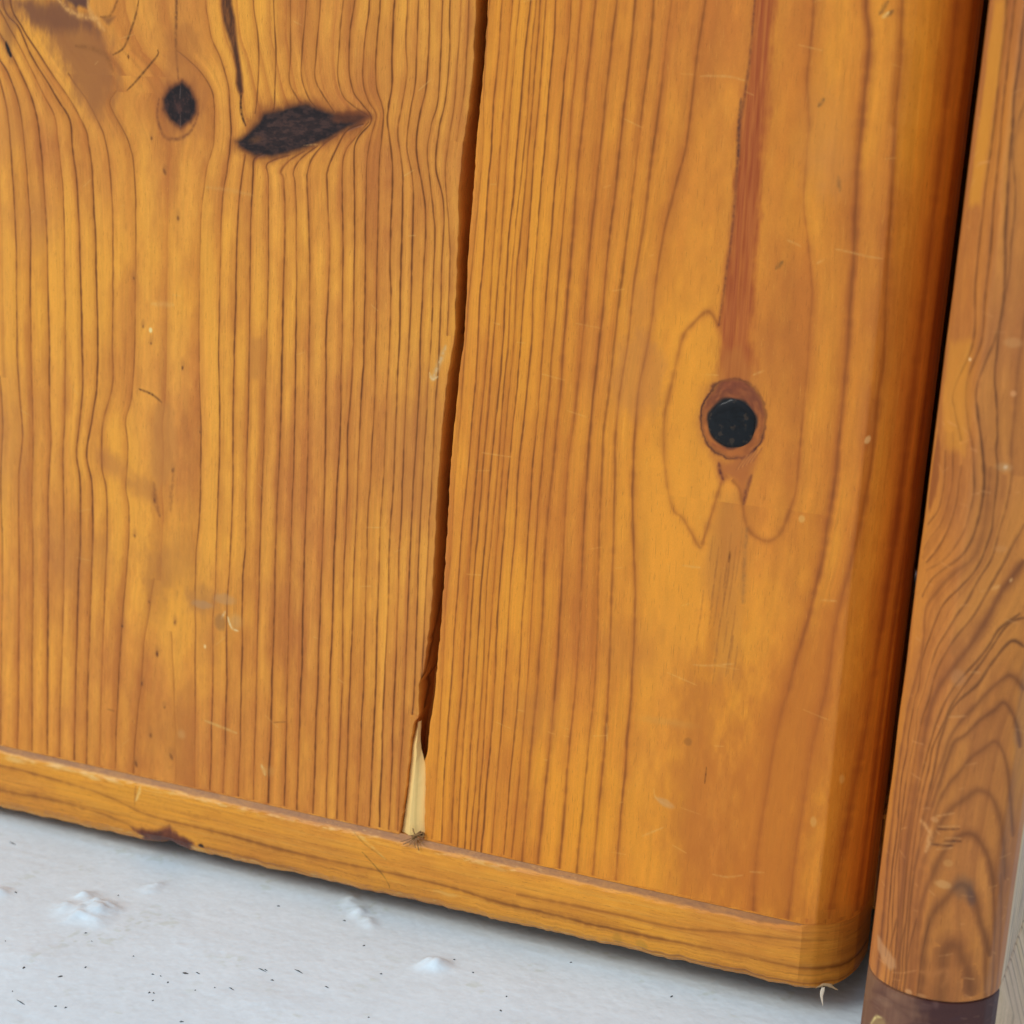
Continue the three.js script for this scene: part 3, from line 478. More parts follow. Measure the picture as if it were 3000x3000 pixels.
// generic pine for faces that the photograph does not show
const plain = new Wood(1024, 512, 0, 100, 0, 330, { seed: 41 });
for (let i = 0; i < 38; i++) { const x = i * 2.7 + rnd() * 1.2; plain.line([[x, 332], [x + rnd() * 2 - 1, 220], [x + rnd() * 2 - 1, 110], [x + rnd(), -2]], { s: 0.6 + 0.5 * rnd(), w: 0.22, band: 0.4 }); }
plain.base(EARLY, LATE); plain.applyLines(DARK, BAND, RED);
const plainMat = varnish(plain);
plainMat.map.wrapS = plainMat.map.wrapT = plainMat.bumpMap.wrapS = plainMat.bumpMap.wrapT = THREE.RepeatWrapping;
function slab(x0, x1, y0, y1, z0, z1) {              // box in mm with small chamfers and uv in the generic pine's millimetres
  const c = 0.6, s = new THREE.Shape(); const w = (x1 - x0) / 2, h = (y1 - y0) / 2;
  s.moveTo(-w + c, -h + c); s.lineTo(w - c, -h + c); s.lineTo(w - c, h - c); s.lineTo(-w + c, h - c); s.closePath();
  const g = new THREE.ExtrudeGeometry(s, { depth: z1 - z0 - 2 * c, bevelEnabled: true, bevelThickness: c, bevelSize: c, bevelSegments: 1 });
  g.translate((x0 + x1) / 2, (y0 + y1) / 2, z0 + c);
  const p = g.attributes.position, u = g.attributes.uv, n = g.attributes.normal;
  for (let i = 0; i < p.count; i++) { const side = Math.abs(n.getX(i)) > 0.7; u.setXY(i, (side ? p.getZ(i) : p.getX(i)) / 100, (Math.abs(n.getY(i)) > 0.7 ? p.getZ(i) : p.getY(i)) / 330); }
  g.scale(0.001, 0.001, 0.001); return g;
}

// -- rows of a board, closer together where the camera looks
const ROWS = []; for (let y = Y_JOINT - 0.15; y < 176; y += 0.9) ROWS.push(y); for (let y = 176; y < Y_TOP; y += 12) ROWS.push(y); ROWS.push(Y_TOP);
const ragged = (y, s, a) => (noise(y * 0.9, 1, s) - 0.5) * a + (noise(y * 3.1, 2, s) - 0.5) * a * 0.5;

// groove between the boards
const gl = interp(cat(plane(cat(B(765, 0, 745, 400, 715, 650, 690, 800, 665, 1050, 665, 1250, 650, 1600, 640, 1932), E5(600, 200, 570, 500, 545, 800, 530, 1100, 510, 1500, 470, 1850), H8(441, 0, 438, 200, 412, 226, 392, 330, 384, 430, 360, 650, 330, 852))), [[-10.6, Y_TOP]]));
const gr = interp(cat(plane(cat(B(828, 0, 800, 400, 775, 650, 755, 900, 735, 1150, 715, 1450, 690, 1932), E5(655, 250, 615, 700, 590, 1150, 560, 1600, 530, 1932), H8(515, 150, 500, 220, 482, 400, 468, 445, 474, 540, 470, 600, 466, 850))), [[-8.9, Y_TOP]]));

const glDeep = y => { let s = 0; for (let k = -4; k <= 4; k++) s += gl(y + k * 2.5); return s / 9; };
const leftMat = varnish(left), rightMat = varnish(right);
const LEFT_EDGE = LX0 + 1.5;
{
  const cols = []; for (let k = 0; k <= 20; k++) cols.push(k / 20);
  const prof = y => {
    const a = LEFT_EDGE, b = gl(y) + ragged(y, 5, 0.22), pts = [[a, -18], [a, -0.5], [a + 0.15, -0.15], [a + 0.5, 0]];
    for (let k = 1; k < 20; k++) pts.push([lerp(a + 0.5, b - 0.3, k / 20), 0]);
    pts.push([b - 0.3, 0], [b - 0.12, -0.03], [b - 0.03, -0.12], [b, -0.3], [Math.min(b, glDeep(y)) - 0.8, -5], [Math.min(b, glDeep(y)) - 1.5, -9.5]);
    return pts;
  };
  const g = sheet(ROWS.length - 1, prof(100).length - 1, (i, j) => { const q = prof(ROWS[i])[j]; return [q[0], ROWS[i], q[1], ...left.uv(q[0], ROWS[i])]; });
  const board = add('board', crease(g, 0.6), leftMat, cabinet, 'closely ringed pine board with a round knot and a long slanting dark knot');
  // its tongue, lying back in the groove
  const t = sheet(ROWS.length - 1, 3, (i, j) => { const y = ROWS[i], a = glDeep(y) - 2.2, b = lerp(glDeep(y), gr(y), 0.8) + ragged(y, 8, 0.12); return [[a, b - 0.25, b, b][j], y, [-9.4, -9.45, -9.7, -14][j], 0.2 + j * 0.17, y / 330]; });
  const tm = varnish(plain2('tongue', EARLY, LATE), { roughness: 0.6 });
  add('tongue', crease(t, 0.5), tm, board, 'tongue lying back in the groove between the boards');
  // pale raw wood where the board's corner has split away
  const lft = plane(H8(412, 226, 392, 330, 384, 430, 372, 540, 360, 650, 345, 760, 330, 852)), cr = plane(H8(424, 228, 424, 330, 424, 410, 410, 550, 400, 650, 388, 780, 385, 866)), rt = plane(H8(428, 230, 428, 335, 446, 416, 466, 500, 471, 620, 468, 760, 464, 862));
  const n = lft.length - 1, sub = 3, at = (P, i) => { const k = Math.min(n - 1, Math.floor(i / sub)), f = i / sub - k; return [lerp(P[k][0], P[k + 1][0], f), lerp(P[k][1], P[k + 1][1], f)]; };
  const w = sheet(n * sub, 5, (i, j) => { const a = at(lft, i), c = at(cr, i), d = at(rt, i), f = i / (n * sub); const q = [[a[0] - 0.15, a[1], -1.3], [a[0] + 0.05, a[1], -1.0], [lerp(a[0], c[0], 0.5), lerp(a[1], c[1], 0.5), -0.55 - 0.2 * noise(i * 0.7, 3, 2)], [c[0], c[1], -0.12], [lerp(c[0], d[0], 0.6), lerp(c[1], d[1], 0.6), -0.75 - 0.15 * noise(i * 0.8, 6, 2)], [d[0], d[1], -1.15]][j]; return [q[0] + ragged(i * 1.3, j + 20, 0.1), q[1], q[2] - 0.7 * (1 - sstep(0, 0.25, f)), (q[0] + 20) * 0.1, q[1] * 0.05]; });
  add('split_corner', crease(w, 0.22), varnish(plain2('raw', [250, 210, 132], [236, 190, 108], 0.6), { roughness: 0.85, clearcoat: 0, specularIntensity: 0.35 }), board, 'pale raw wood laid bare where the corner has split off');
}
function plain2(kind, c1, c2, amt = 1) {             // small plain wood without ring lines
  const w = new Wood(256, 256, 0, 10, 0, 40, { seed: kind.length * 13 + 3 });
  for (let i = 0; i < 4; i++) w.line([[i * 2.6 + 1, 42], [i * 2.6 + 1.4, 20], [i * 2.6 + 0.8, -2]], { s: 0.25 * amt, w: 0.2, band: 0.3 * amt });
  w.base(c1, c2); w.applyLines(c2.map(v => v * 0.5), c2.map(v => v * 0.85), c2); return w;
}

// rounding of the door's right edge, in plan (x, z): from the flat face to the edge
const DOOR_X = y => 65.8 + 0.0215 * (y - Y_JOINT);
const rounding = (x0, slope, n, X1 = DOOR_X(Y_JOINT)) => { const p0 = [x0, 0], p2 = [X1, -14], p1 = [X1, -(X1 - x0) * slope], o = []; for (let k = 0; k <= n; k++) { const t = k / n, s = 1 - t; o.push([s * s * p0[0] + 2 * s * t * p1[0] + t * t * p2[0], s * s * p0[1] + 2 * s * t * p1[1] + t * t * p2[1]]); } return o; };
{
    const prof = y => {
    const X1 = DOOR_X(y), rd0 = rounding(57.7, 0.05, 18, X1), rd1 = rounding(57.7, 0.3, 18, X1), near = 1 - sstep(0, 2.5, y - Y_JOINT), rd = rd0.map((p, k) => [lerp(p[0], rd1[k][0], near), lerp(p[1], rd1[k][1], near)]);
    const a = gr(y) + ragged(y, 6, 0.2), pts = [[a + 1.2, -14], [a, -0.55], [a + 0.08, -0.22], [a + 0.28, -0.05], [a + 0.6, 0]];
    for (let k = 1; k <= 16; k++) pts.push([lerp(a + 0.6, 57.7, k / 16), 0]);
    for (let k = 1; k < rd.length; k++) pts.push(rd[k]);
    pts.push([X1, -19]);
    return pts;
  };
  const g = sheet(ROWS.length - 1, prof(100).length - 1, (i, j) => {
    const P = prof(ROWS[i]), q = P[j]; let s = q[0];
    if (j > 20) { s = P[20][0]; for (let k = 21; k <= j; k++) s += Math.hypot(P[k][0] - P[k - 1][0], P[k][1] - P[k - 1][1]); }
    return [q[0], ROWS[i], q[1], ...right.uv(s, ROWS[i])];
  });
  const rb = add('board', crease(g, 0.6), rightMat, cabinet, 'pine board with a black round knot below a red resin streak');
  // the dead knot, a plug of hard black resin standing a hair proud of the board
  const [kc, kr] = globalThis.KNOT, kg = mergeVertices(sheet(16, 48, (i, j) => {
    const r = i / 16, a = j % 48 / 48 * Math.PI * 2, rr = kr * r * (1 + 0.025 * (noise(Math.cos(a) * 6 + 9, Math.sin(a) * 6 + 9, 4) - 0.5) * 2 + 0.06 * (noise(Math.cos(a) * 2 + 5, Math.sin(a) * 2 + 5, 3) - 0.5) * 2 + 0.02 * Math.sin(a * 5));
    const x = kc[0] + Math.cos(a) * rr, y = kc[1] + Math.sin(a) * rr;
    return [x, y, i === 16 ? -0.1 : 0.03 + 0.42 * (1 - r ** 6) + 0.3 * (fbm(x * 0.45, y * 0.45, 33) - 0.5) * (1 - r * r) + 0.03 * (noise(x * 2.5, y * 2.5, 34) - 0.5), 0.5 + rr * Math.cos(a) / 12, 0.5 + rr * Math.sin(a) / 12];
  }), 1e-7); kg.computeVertexNormals();
  const KW = 128, kd = new Uint8Array(KW * KW * 4); for (let j = 0; j < KW; j++) for (let i = 0; i < KW; i++) { const n = fbm(i * 0.09, j * 0.09, 14), m = sstep(0.56, 0.74, n) * 0.7, q = (j * KW + i) * 4; kd[q] = lerp(15, 70, m); kd[q + 1] = lerp(13, 52, m); kd[q + 2] = lerp(13, 36, m); kd[q + 3] = 255; }
  const kt = new THREE.DataTexture(kd, KW, KW); kt.colorSpace = THREE.SRGBColorSpace; kt.magFilter = kt.minFilter = THREE.LinearFilter; kt.needsUpdate = true;
  add('knot', kg, new THREE.MeshPhysicalMaterial({ map: kt, roughness: 0.4, clearcoat: 0.25, clearcoatRoughness: 0.12, specularIntensity: 0.25, side: THREE.DoubleSide }), rb, 'hard black round knot with a glint');
}
// boards beyond the left edge of the view
for (const [a, b] of [[-219, -121.2], [-319, -221.2]]) add('board', slab(a, b, Y_JOINT, Y_TOP, -18, 0), plainMat, cabinet);

// -- moulded edging along the foot of the door, carried round its corner
const ET = 20, edge = new Wood(2048, 256, -150, 85, 0, ET, { seed: 57, along: true });
{
  const M = pts => pts.map(p => { const q = onDoor(p[0], p[1], 1); return [q[0], Y_JOINT - q[1] + 0.3]; });
  const o = { s: 0.9, w: 0.2, band: 0.35, bw: 1.0, soft: 0.35, ring: false };
  const tail = (p, t) => [...p, [66, t], [86, t + 0.1]];
  edge.line([[-150, 5], ...tail(M(cat(G7(0, 470, 200, 520, 450, 590, 650, 660, 800, 730, 950, 775, 1100, 810, 1300, 860, 1600, 940, 1900, 1010), H8(300, 1080, 600, 1150, 900, 1240, 1200, 1310, 1500, 1385, 1900, 1468), I9(350, 1545, 640, 1620))), 8.6)], o);
  edge.line([[-150, 8.6], ...M(G7(0, 590, 200, 630, 450, 690, 650, 750, 745, 800))], o);
  edge.line(tail(M(cat(G7(1120, 900, 1400, 970, 1650, 1050, 1900, 1140), H8(300, 1215))), 12.2), { ...o, s: 0.4 });
  edge.line(tail(M(cat(H8(1000, 1200, 1500, 1300, 1900, 1390), I9(300, 1420, 660, 1470))), 3.6), { ...o, s: 0.55 });
  edge.line([[30, 11.4], [60, 11.2], [86, 11.2]], { ...o, s: 0.6 });
  edge.base([226, 149, 50], [188, 112, 40]);
  // fibres run along the strip: overlay lengthwise streaks
  for (let i = 0; i < 260; i++) { const x = lerp(-120, 75, rnd()), t = lerp(2, 16, rnd()), l = 6 + 26 * rnd(); edge.stroke([[x, t], [x + l / 2, t + (rnd() - 0.5) * 0.5], [x + l, t + (rnd() - 0.5) * 0.6]], rnd() < 0.5 ? [160, 96, 38] : [226, 162, 72], 0.22, 0.16); }
  edge.dashes(2500, 18, [120, 66, 22], [238, 176, 84]);
  edge.applyLines([98, 54, 20], [170, 102, 40], [140, 76, 30]);
  // grime packed in the top chamfer, finish worn pale along its arris
  edge.paint(-30, 0.8, 90, 1.1, (x, t) => { const n = fbm(x * 0.5, t * 1.5, 3), m = fbm(x * 2.2, t * 3, 5); return [lerp(150, 120, m), lerp(100, 74, m), lerp(54, 44, m), (1 - sstep(1.2, 1.85, (t + (n - 0.5) * 0.8) / Math.max(0.06, 1 - sstep(50, 62, x)))) * (0.45 + 0.5 * n)]; });
  edge.paint(-70, 2.3, 75, 1.2, (x, t) => { const n = fbm(x * 0.45, t * 1.8, 13), m = noise(x * 1.7, t * 3, 15), k = Math.exp(-(((t - 2.1) / 0.6) ** 2)); return [232, 180, 104, k * sstep(0.46, 0.66, n) * (0.3 + 0.7 * m) * 0.85]; });
  const Q = (x, y) => M(G7(x, y))[0];
  for (const [x, y, r] of [[320, 475, 2.6], [480, 520, 1.8], [540, 545, 1.6], [90, 440, 2.4], [640, 560, 1.6]]) edge.blob(Q(x, y), r * 1.4, r * 0.4, [236, 190, 118], 0.8, 0, 0.8);
  edge.stroke([Q(795, 590), Q(790, 620), Q(770, 670)], [236, 186, 104], 0.95, 0.35, -0.6); edge.stroke([Q(770, 590), Q(765, 690)], [150, 90, 36], 0.5, 0.25);
  // dark knot on the lower edge
  edge.poly(M(G7(740, 798, 860, 820, 960, 800, 1020, 850, 1090, 885, 1050, 940, 900, 930, 770, 885, 800, 845)), null, 0.95, 0.6, (x, y, q, al) => { const n = fbm(x * 0.9, y * 0.9, 8); return [lerp(70, 132, n), lerp(32, 70, n), lerp(26, 44, n), al, -0.3]; });
  edge.blob(Q(1130, 905), 0.8, 0.5, [44, 24, 12], 0.9); edge.blob(Q(950, 905), 2.2, 0.6, [48, 24, 24], 0.8, 0.2);
  edge.blob(Q(1100, 930), 2.2, 0.8, [220, 168, 90], 0.6, 0.3);
  const S = (x, y) => M(H8(x, y))[0];
  edge.stroke([S(70, 850), S(140, 920), S(260, 1005)], [116, 80, 32], 0.4, 0.14); edge.stroke([S(120, 960), S(250, 1100), S(270, 1150)], [92, 66, 26], 0.5, 0.13); edge.stroke([S(100, 870), S(180, 935), S(250, 1000)], [226, 180, 96], 0.5, 0.25);
  for (const [x, y] of [[900, 1060], [850, 1040], [560, 1180], [620, 1195]]) edge.blob(S(x, y), 1.9, 0.5, [220, 166, 92], 0.6, 0, 0.8);
  edge.blob(S(1560, 1450), 1.2, 1.4, [170, 120, 40], 0.4); edge.blob(S(1700, 1480), 1.5, 1, [170, 124, 44], 0.4);
  for (let i = 0; i < 40; i++) { const x = lerp(-112, 60, rnd()); edge.blob([x, 11.2 + rnd() * 2.5], 0.4 + rnd(), 0.3, [226, 178, 104], 0.5); }
  for (let i = 0; i < 46; i++) { const x = lerp(-40, 20, rnd()); edge.blob([x, 0.5 + rnd() * 0.9], 0.25 + 0.4 * rnd(), 0.18, rnd() < 0.5 ? [214, 166, 98] : [90, 54, 26], 0.4, 0, 0.9); }
}
const edgeMat = varnish(edge);
let edging;
{
  const path = []; for (let x = -319; x < -125; x += 12) path.push([x, 0, 0, 1, x]); for (let x = -125; x < 57.4; x += 0.8) path.push([x, 0, 0, 1, x]);
  path.push([57.6, 0, 0, 1, 57.6]);
  const rd = rounding(57.7, 0.34, 16); let s = 57.7;
  rd.push([DOOR_X(Y_JOINT), -16], [DOOR_X(Y_JOINT), -19]);
  rd.forEach((p, k) => { const a = rd[Math.max(0, k - 1)], b = rd[Math.min(rd.length - 1, k + 1)]; let tx = b[0] - a[0], tz = b[1] - a[1]; if (k === 0) { tx = rd[1][0] - p[0]; tz = rd[1][1] - p[1]; } const l = Math.hypot(tx, tz); if (k) s += Math.hypot(p[0] - rd[k - 1][0], p[1] - rd[k - 1][1]); path.push([p[0], p[1], -tz / l, tx / l, s]); });
  const low = x => { const t = (x + 113) / 173; return lerp(14.9, 12.7, clamp(t, -0.2, 1.1)); };
  const prof = [[0, -2.2], [0, -0.25], [0.25, -0.05], [0.8, 0.42], [1.45, 0.86], [1.85, 1.02], [2.6, 1.1], [5, 1.14], [7.5, 1.1], [9.2, 0.95], [10.4, 0.55], [11.2, -0.05], [11.9, -0.95], [12.35, -2.1], [12.5, -3.4], [12.5, -7]];
  const tl = [0]; for (let k = 1; k < prof.length; k++) tl.push(tl[k - 1] + (k < 2 ? 0.01 : Math.hypot(prof[k][0] - prof[k - 1][0], prof[k][1] - prof[k - 1][1])));
  const g = sheet(path.length - 1, prof.length - 1, (i, j) => {
    const [x, z, nx, nz, ss] = path[i], pr = 1 - sstep(52, 62.5, ss), f = j > 7 ? low(ss) / 12.5 : 1;
    const grow = j <= 7 ? 1 : lerp(1, f, sstep(5, 12.5, prof[j][0]));
    let dz = prof[j][1]; if (dz > 0 || (j > 0 && j < 4)) dz = dz * lerp(0.02, 1, pr); 
    const rag = j >= 9 ? (fbm(ss * 0.35, j * 0.2, 71) - 0.5) * 1.0 + (noise(ss * 1.6, 3, 72) - 0.5) * 0.3 : j === 4 || j === 5 ? (noise(ss * 0.8, j, 73) - 0.5) * 0.3 : (noise(ss * 0.3, j, 74) - 0.5) * 0.08;
    const notch = j >= 9 ? 0.9 * Math.exp(-(((ss + 71) / 3.4) ** 2)) * sstep(9, 12, prof[j][0]) : 0;
    const y = Y_JOINT - prof[j][0] * grow + rag * (j >= 9 ? 0.6 : 0.5) + notch;
    return [x + nx * dz, y, z + nz * dz - (j >= 9 ? rag * 0.3 : 0), ...edge.uv(ss, Math.min(ET, tl[j]))];
  });
  edging = add('bottom_edging', crease(g, 0.26), edgeMat, cabinet, 'moulded pine edging strip with a worn top arris');
}
{ // splinter hanging from the corner of the edging, and the torn lip above it
  const c = (px, py, z) => { const q = onDoor(px, py, z); return new THREE.Vector3(q[0] / 1000, q[1] / 1000, z / 1000); };
  const z = -1.2, a = c(2412, 2893, z), b = c(2407, 2915, z + 0.3), d = c(2411, 2946, z + 0.2);
  const cv = new THREE.CatmullRomCurve3([a, b, d]), rings = 14, seg = 7, pts = [];
  const g = sheet(rings, seg, (i, j) => { const t = i / rings, p = cv.getPoint(t), an = j / seg * Math.PI * 2, r = 0.36 * (t < 0.25 ? lerp(0.75, 1, t / 0.25) : lerp(1, 0.12, ((t - 0.25) / 0.75) ** 1.2)); return [p.x * 1000 + Math.cos(an) * r, p.y * 1000, p.z * 1000 + Math.sin(an) * r * 0.7, j / seg, t]; });
  const raw = new THREE.MeshStandardMaterial({ color: new THREE.Color(0.72, 0.58, 0.42), roughness: 0.85, side: THREE.DoubleSide });
  add('splinter', crease(g, 0.9), raw, edging, 'pale splinter hanging from the underside');
  const lip = []; for (let k = 0; k <= 10; k++) { const t = k / 10; lip.push(c(lerp(2388, 2455, t), 2896 - 13 * Math.sin(Math.PI * clamp(t * 1.05)) + 4 * t, -0.9 - 1.6 * t)); }
  const lc = new THREE.CatmullRomCurve3(lip);
  const lg = sheet(24, 6, (i, j) => { const t = i / 24, p = lc.getPoint(t), an = j / 6 * Math.PI * 2, r = 0.34 * Math.sin(Math.PI * (0.04 + 0.92 * t)) * (0.7 + 0.6 * noise(i * 0.6, 4, 9)); return [p.x * 1000 + Math.cos(an) * r * 0.3, p.y * 1000 + Math.cos(an) * r, p.z * 1000 + Math.sin(an) * r, j / 6, t]; });
  add('torn_lip', crease(lg, 0.8), new THREE.MeshStandardMaterial({ color: new THREE.Color(0.42, 0.27, 0.13), roughness: 0.8, side: THREE.DoubleSide }), edging);
}

// -- the cabinet's right side: a panel with a half-round front edge, on a dark foot
const ZC = 7;
const tang = (px, py, xr) => {                       // centre and radius so that the ray grazes the left of the half round
  const d = dirOf(px, py), l = Math.hypot(d[0], d[2]), dx = d[0] / l, dz = d[2] / l;
  const k = -(ZC - CAM[2]) * dx;                     // signed distance = ((xc - cx) dz + k), dz < 0
  if (xr !== undefined) { const xc = (xr + (-CAM[0] * dz + k)) / (1 - dz); return [xc, xr - xc]; }
  return r => CAM[0] + (-r - k) / dz;
};
const xRight = (() => { const d = dirOf(2934, 2850), t = (ZC - CAM[2]) / d[2]; return CAM[0] + t * d[0]; })();
const [XB, PR] = tang(2540, 2850, xRight);
const yB = onDoor(2540, 2850, ZC)[1], yT = onDoor(2900, 0, ZC)[1], XT = tang(2900, 0)(PR);
const LEAN = (XT - XB) / (yT - yB), xcAt = y => XB + LEAN * (y - yB);
const Y_FOOT = (() => { const d = dirOf(2775, 2938), t = (ZC + PR - CAM[2]) / d[2]; return CAM[1] + t * d[1] - 0.4; })();
const onNose = (px, py) => {
  const d = dirOf(px, py); let y = CAM[1] + d[1] * (PR + ZC - CAM[2]) / d[2], s = 0;
  for (let it = 0; it < 4; it++) {
    const xc = xcAt(y), ox = CAM[0] - xc, oz = CAM[2] - ZC, a = d[0] ** 2 + d[2] ** 2, b = ox * d[0] + oz * d[2], c = ox * ox + oz * oz - PR * PR;
    const t = (-b - Math.sqrt(Math.max(0, b * b - a * c))) / a; y = CAM[1] + t * d[1]; s = Math.atan2(ox + t * d[0], oz + t * d[2]) * PR;
  }
  return [s, y];
};
const nose = pts => pts.map(p => onNose(p[0], p[1]));
const NS = PR * Math.PI / 2;
const post = new Wood(1024, 2048, -NS - 28, NS + 2, Y_FOOT - 1, Y_TOP + 1, { seed: 83 });
{
  const down = q => { const e = q[q.length - 1]; return e[1] < Y_FOOT + 14 && e[1] > Y_FOOT ? [...q, [e[0] + 0.3, (e[1] + Y_FOOT) / 2], [e[0] + 0.3, Y_FOOT - 1]] : q; };
  const N = (p, o = {}) => post.line(down(nose(p)), { band: 0.3, bw: 0.7, wob: 0.04, ...o, s: (o.s || 0.85) * 0.8, w: (o.w || 0.15) * 0.85 });
  const U = (p, o = {}) => { const q = nose(p); q.sort((a, b) => b[1] - a[1]); const e = []; for (let y = Y_TOP + 1; y > q[0][1] + 6; y -= 9) e.push([q[0][0] + 0.01 * (y - q[0][1]), y]); post.line([...e, ...q], { s: 0.85, w: 0.17, band: 0.4, bw: 0.8, wob: 0.04, ...o }); };
  U(cat(Z1(800, 0, 795, 200, 770, 400, 745, 580, 715, 850, 690, 1100, 660, 1380, 620, 1650, 590, 1900), C3(1660, 1600, 1645, 1932), Z2(465, 350, 470, 480, 500, 620, 515, 700)));
  U(cat(Z1(880, 0, 850, 250, 820, 500, 800, 700, 770, 950, 750, 1150, 730, 1400, 700, 1700, 680, 1900), C3(1740, 1450, 1710, 1700, 1690, 1932), Z2(560, 300, 570, 560, 600, 720, 612, 900, 610, 1070, 580, 1220, 530, 1370, 450, 1490, 370, 1570, 280, 1620)), { s: 0.9 });
  U(cat(Z1(960, 200, 930, 500, 890, 750, 865, 950, 860, 1200, 840, 1450, 820, 1700, 810, 1900), C3(1830, 1300, 1805, 1800), Z2(640, 300, 640, 500, 665, 720, 685, 950, 675, 1120, 640, 1280, 590, 1420, 510, 1530, 400, 1610, 310, 1690, 250, 1800)), { s: 1 });
  post.line([[2, Y_TOP], [2.3, 290], [2.6, 260], [3, 230], [3, 200], [3.2, 185], [3.4, 172], ...nose(cat(C3(1890, 700, 1890, 1100, 1850, 1500), Z2(790, 0, 768, 400, 775, 700, 785, 860, 785, 1000, 765, 1150, 745, 1300, 680, 1480, 620, 1620, 520, 1730, 430, 1820, 380, 1900), Z3(440, 120, 400, 230, 370, 400, 345, 480, 315, 640, 295, 800, 265, 1000, 240, 1250, 210, 1550, 190, 1800, 182, 1932)))], { s: 0.95, band: 0.4, wob: 0.1 });
  N(Z2(410, 780, 405, 950, 385, 1100, 350, 1210, 290, 1290)); N(Z2(460, 650, 460, 850, 455, 1000, 430, 1130, 380, 1290, 300, 1400, 260, 1470)); N(Z2(520, 880, 505, 1000, 490, 1130, 450, 1280, 400, 1390, 340, 1490, 280, 1560), { s: 1 });
  N(cat(Z2(735, 900, 725, 1050, 700, 1250, 650, 1450, 580, 1560, 470, 1640, 350, 1770, 270, 1900), Z3(400, 120, 385, 230, 350, 370, 310, 520, 290, 640, 260, 850, 235, 1050, 210, 1250, 185, 1500, 160, 1800)), { s: 0.8, soft: 0.5, w: 0.3, band: 0.7 });
  N(cat(Z2(880, 950, 850, 1150, 800, 1330, 740, 1530, 650, 1680, 560, 1840), Z3(590, 0, 530, 100, 470, 200, 430, 320, 400, 430, 360, 560, 350, 680, 310, 870, 280, 1080, 260, 1250, 230, 1500, 215, 1932)), { s: 1 });
  U(Z2(940, 100, 910, 450, 880, 720, 880, 930), { s: 0.6, soft: 0.5, ring: false });
  N(cat(Z2(966, 1300, 900, 1420, 830, 1560, 740, 1720), Z3(690, 0, 600, 110, 530, 210, 470, 330, 430, 480, 390, 600, 360, 750, 330, 920, 300, 1100, 262, 1350, 250, 1700, 235, 1932)), { s: 1.1, w: 0.2 });
  N(cat(Z2(966, 1560, 880, 1680, 800, 1780), Z3(770, 0, 690, 140, 600, 260, 520, 360, 460, 470, 420, 620, 395, 760, 360, 950, 330, 1120, 290, 1400, 265, 1700, 255, 1932)), { s: 0.8, soft: 0.6, w: 0.36, band: 0.7, ring: false });
  N(Z3(940, 0, 830, 80, 750, 200, 650, 320, 560, 430, 490, 560, 440, 720, 400, 870, 370, 1000, 340, 1150, 310, 1350, 285, 1600, 262, 1932), { s: 1, ring: false });
  N(Z3(966, 20, 900, 40, 840, 100, 740, 250, 640, 390, 560, 510, 500, 640, 450, 760, 430, 870, 390, 1020, 360, 1180, 330, 1400, 310, 1600, 280, 1932), { s: 1, ring: false });
  const S = { s: 0.75, soft: 0.5, w: 0.26, band: 0.4, ring: false };
  N(Z3(966, 180, 910, 150, 860, 180, 780, 280, 700, 400, 600, 490, 540, 570, 490, 720, 460, 880, 420, 1050, 390, 1180, 370, 1320, 340, 1480, 320, 1650, 300, 1932), { s: 1, ring: false, w: 0.22 });
  N(Z3(966, 420, 900, 350, 840, 370, 760, 440, 680, 530, 600, 620, 550, 700, 500, 840, 460, 960, 420, 1100, 390, 1260), S);
  N(Z3(945, 750, 930, 650, 900, 560, 850, 500, 800, 540, 720, 600, 640, 680, 570, 730, 530, 830, 490, 960, 450, 1080, 420, 1200), { ...S, s: 1 });
  N(Z3(905, 1250, 890, 1050, 870, 850, 840, 760, 800, 720, 740, 760, 670, 810, 600, 900, 540, 970, 490, 1060, 450, 1150, 380, 1320, 340, 1450), S);
  N(Z3(860, 1500, 850, 1300, 830, 1150, 800, 1060, 760, 1010, 700, 1000, 640, 1040, 560, 1100, 500, 1180, 440, 1300, 390, 1440, 355, 1650, 330, 1932), { ...S, w: 0.4 });
  N(cat(Z3(800, 1550, 770, 1400, 730, 1310, 680, 1250, 620, 1250, 560, 1290, 500, 1370, 450, 1470, 400, 1600, 372, 1750)), { ...S, s: 0.9, w: 0.4 });
  N(cat(Z4(1440, 1340, 1400, 1100, 1340, 960, 1300, 880, 1230, 880, 1180, 980)), { ...S, s: 0.9, w: 0.9 });
  N(Z3(770, 1932, 740, 1800, 720, 1750, 690, 1620, 640, 1540, 590, 1540, 530, 1610, 450, 1700, 410, 1850, 395, 1932), { ...S, s: 1, w: 0.5 });
  N(Z4(1620, 100, 1640, 300, 1655, 700, 1640, 1150), S); N(Z4(1480, 500, 1520, 650, 1560, 900, 1570, 1300), { ...S, w: 0.36 }); N(Z4(1720, 200, 1710, 700, 1690, 1100), { ...S, s: 0.6 });
  for (const [x, y] of [[740, 1000], [830, 1000], [960, 1000], [640, 1010]]) N(Z4(x + 90, y - 380, x + 20, y - 100, x - 10, y + 100, x - 30, y + 330), { s: 0.7, ring: false });
  post.base([200, 123, 53], [160, 91, 42]);
  post.dashes(5000, 175, [104, 54, 22], [224, 150, 84]);
  post.applyLines([96, 54, 24], [154, 88, 42], [120, 64, 34]);
  const Q = (t, x, y) => onNose(...t(x, y)[0]);
  post.poly(nose(Z2(360, 640, 372, 760, 366, 960, 340, 1100, 300, 1200, 290, 1140, 310, 950, 340, 740)), [138, 72, 34], 0.7, 0.6);
  post.poly(nose(cat(Z1(690, 0, 790, 0, 770, 400, 700, 850, 640, 1400, 560, 1932, 440, 1932, 520, 1300, 600, 700), )), [226, 152, 48], 0.55, 0.8);
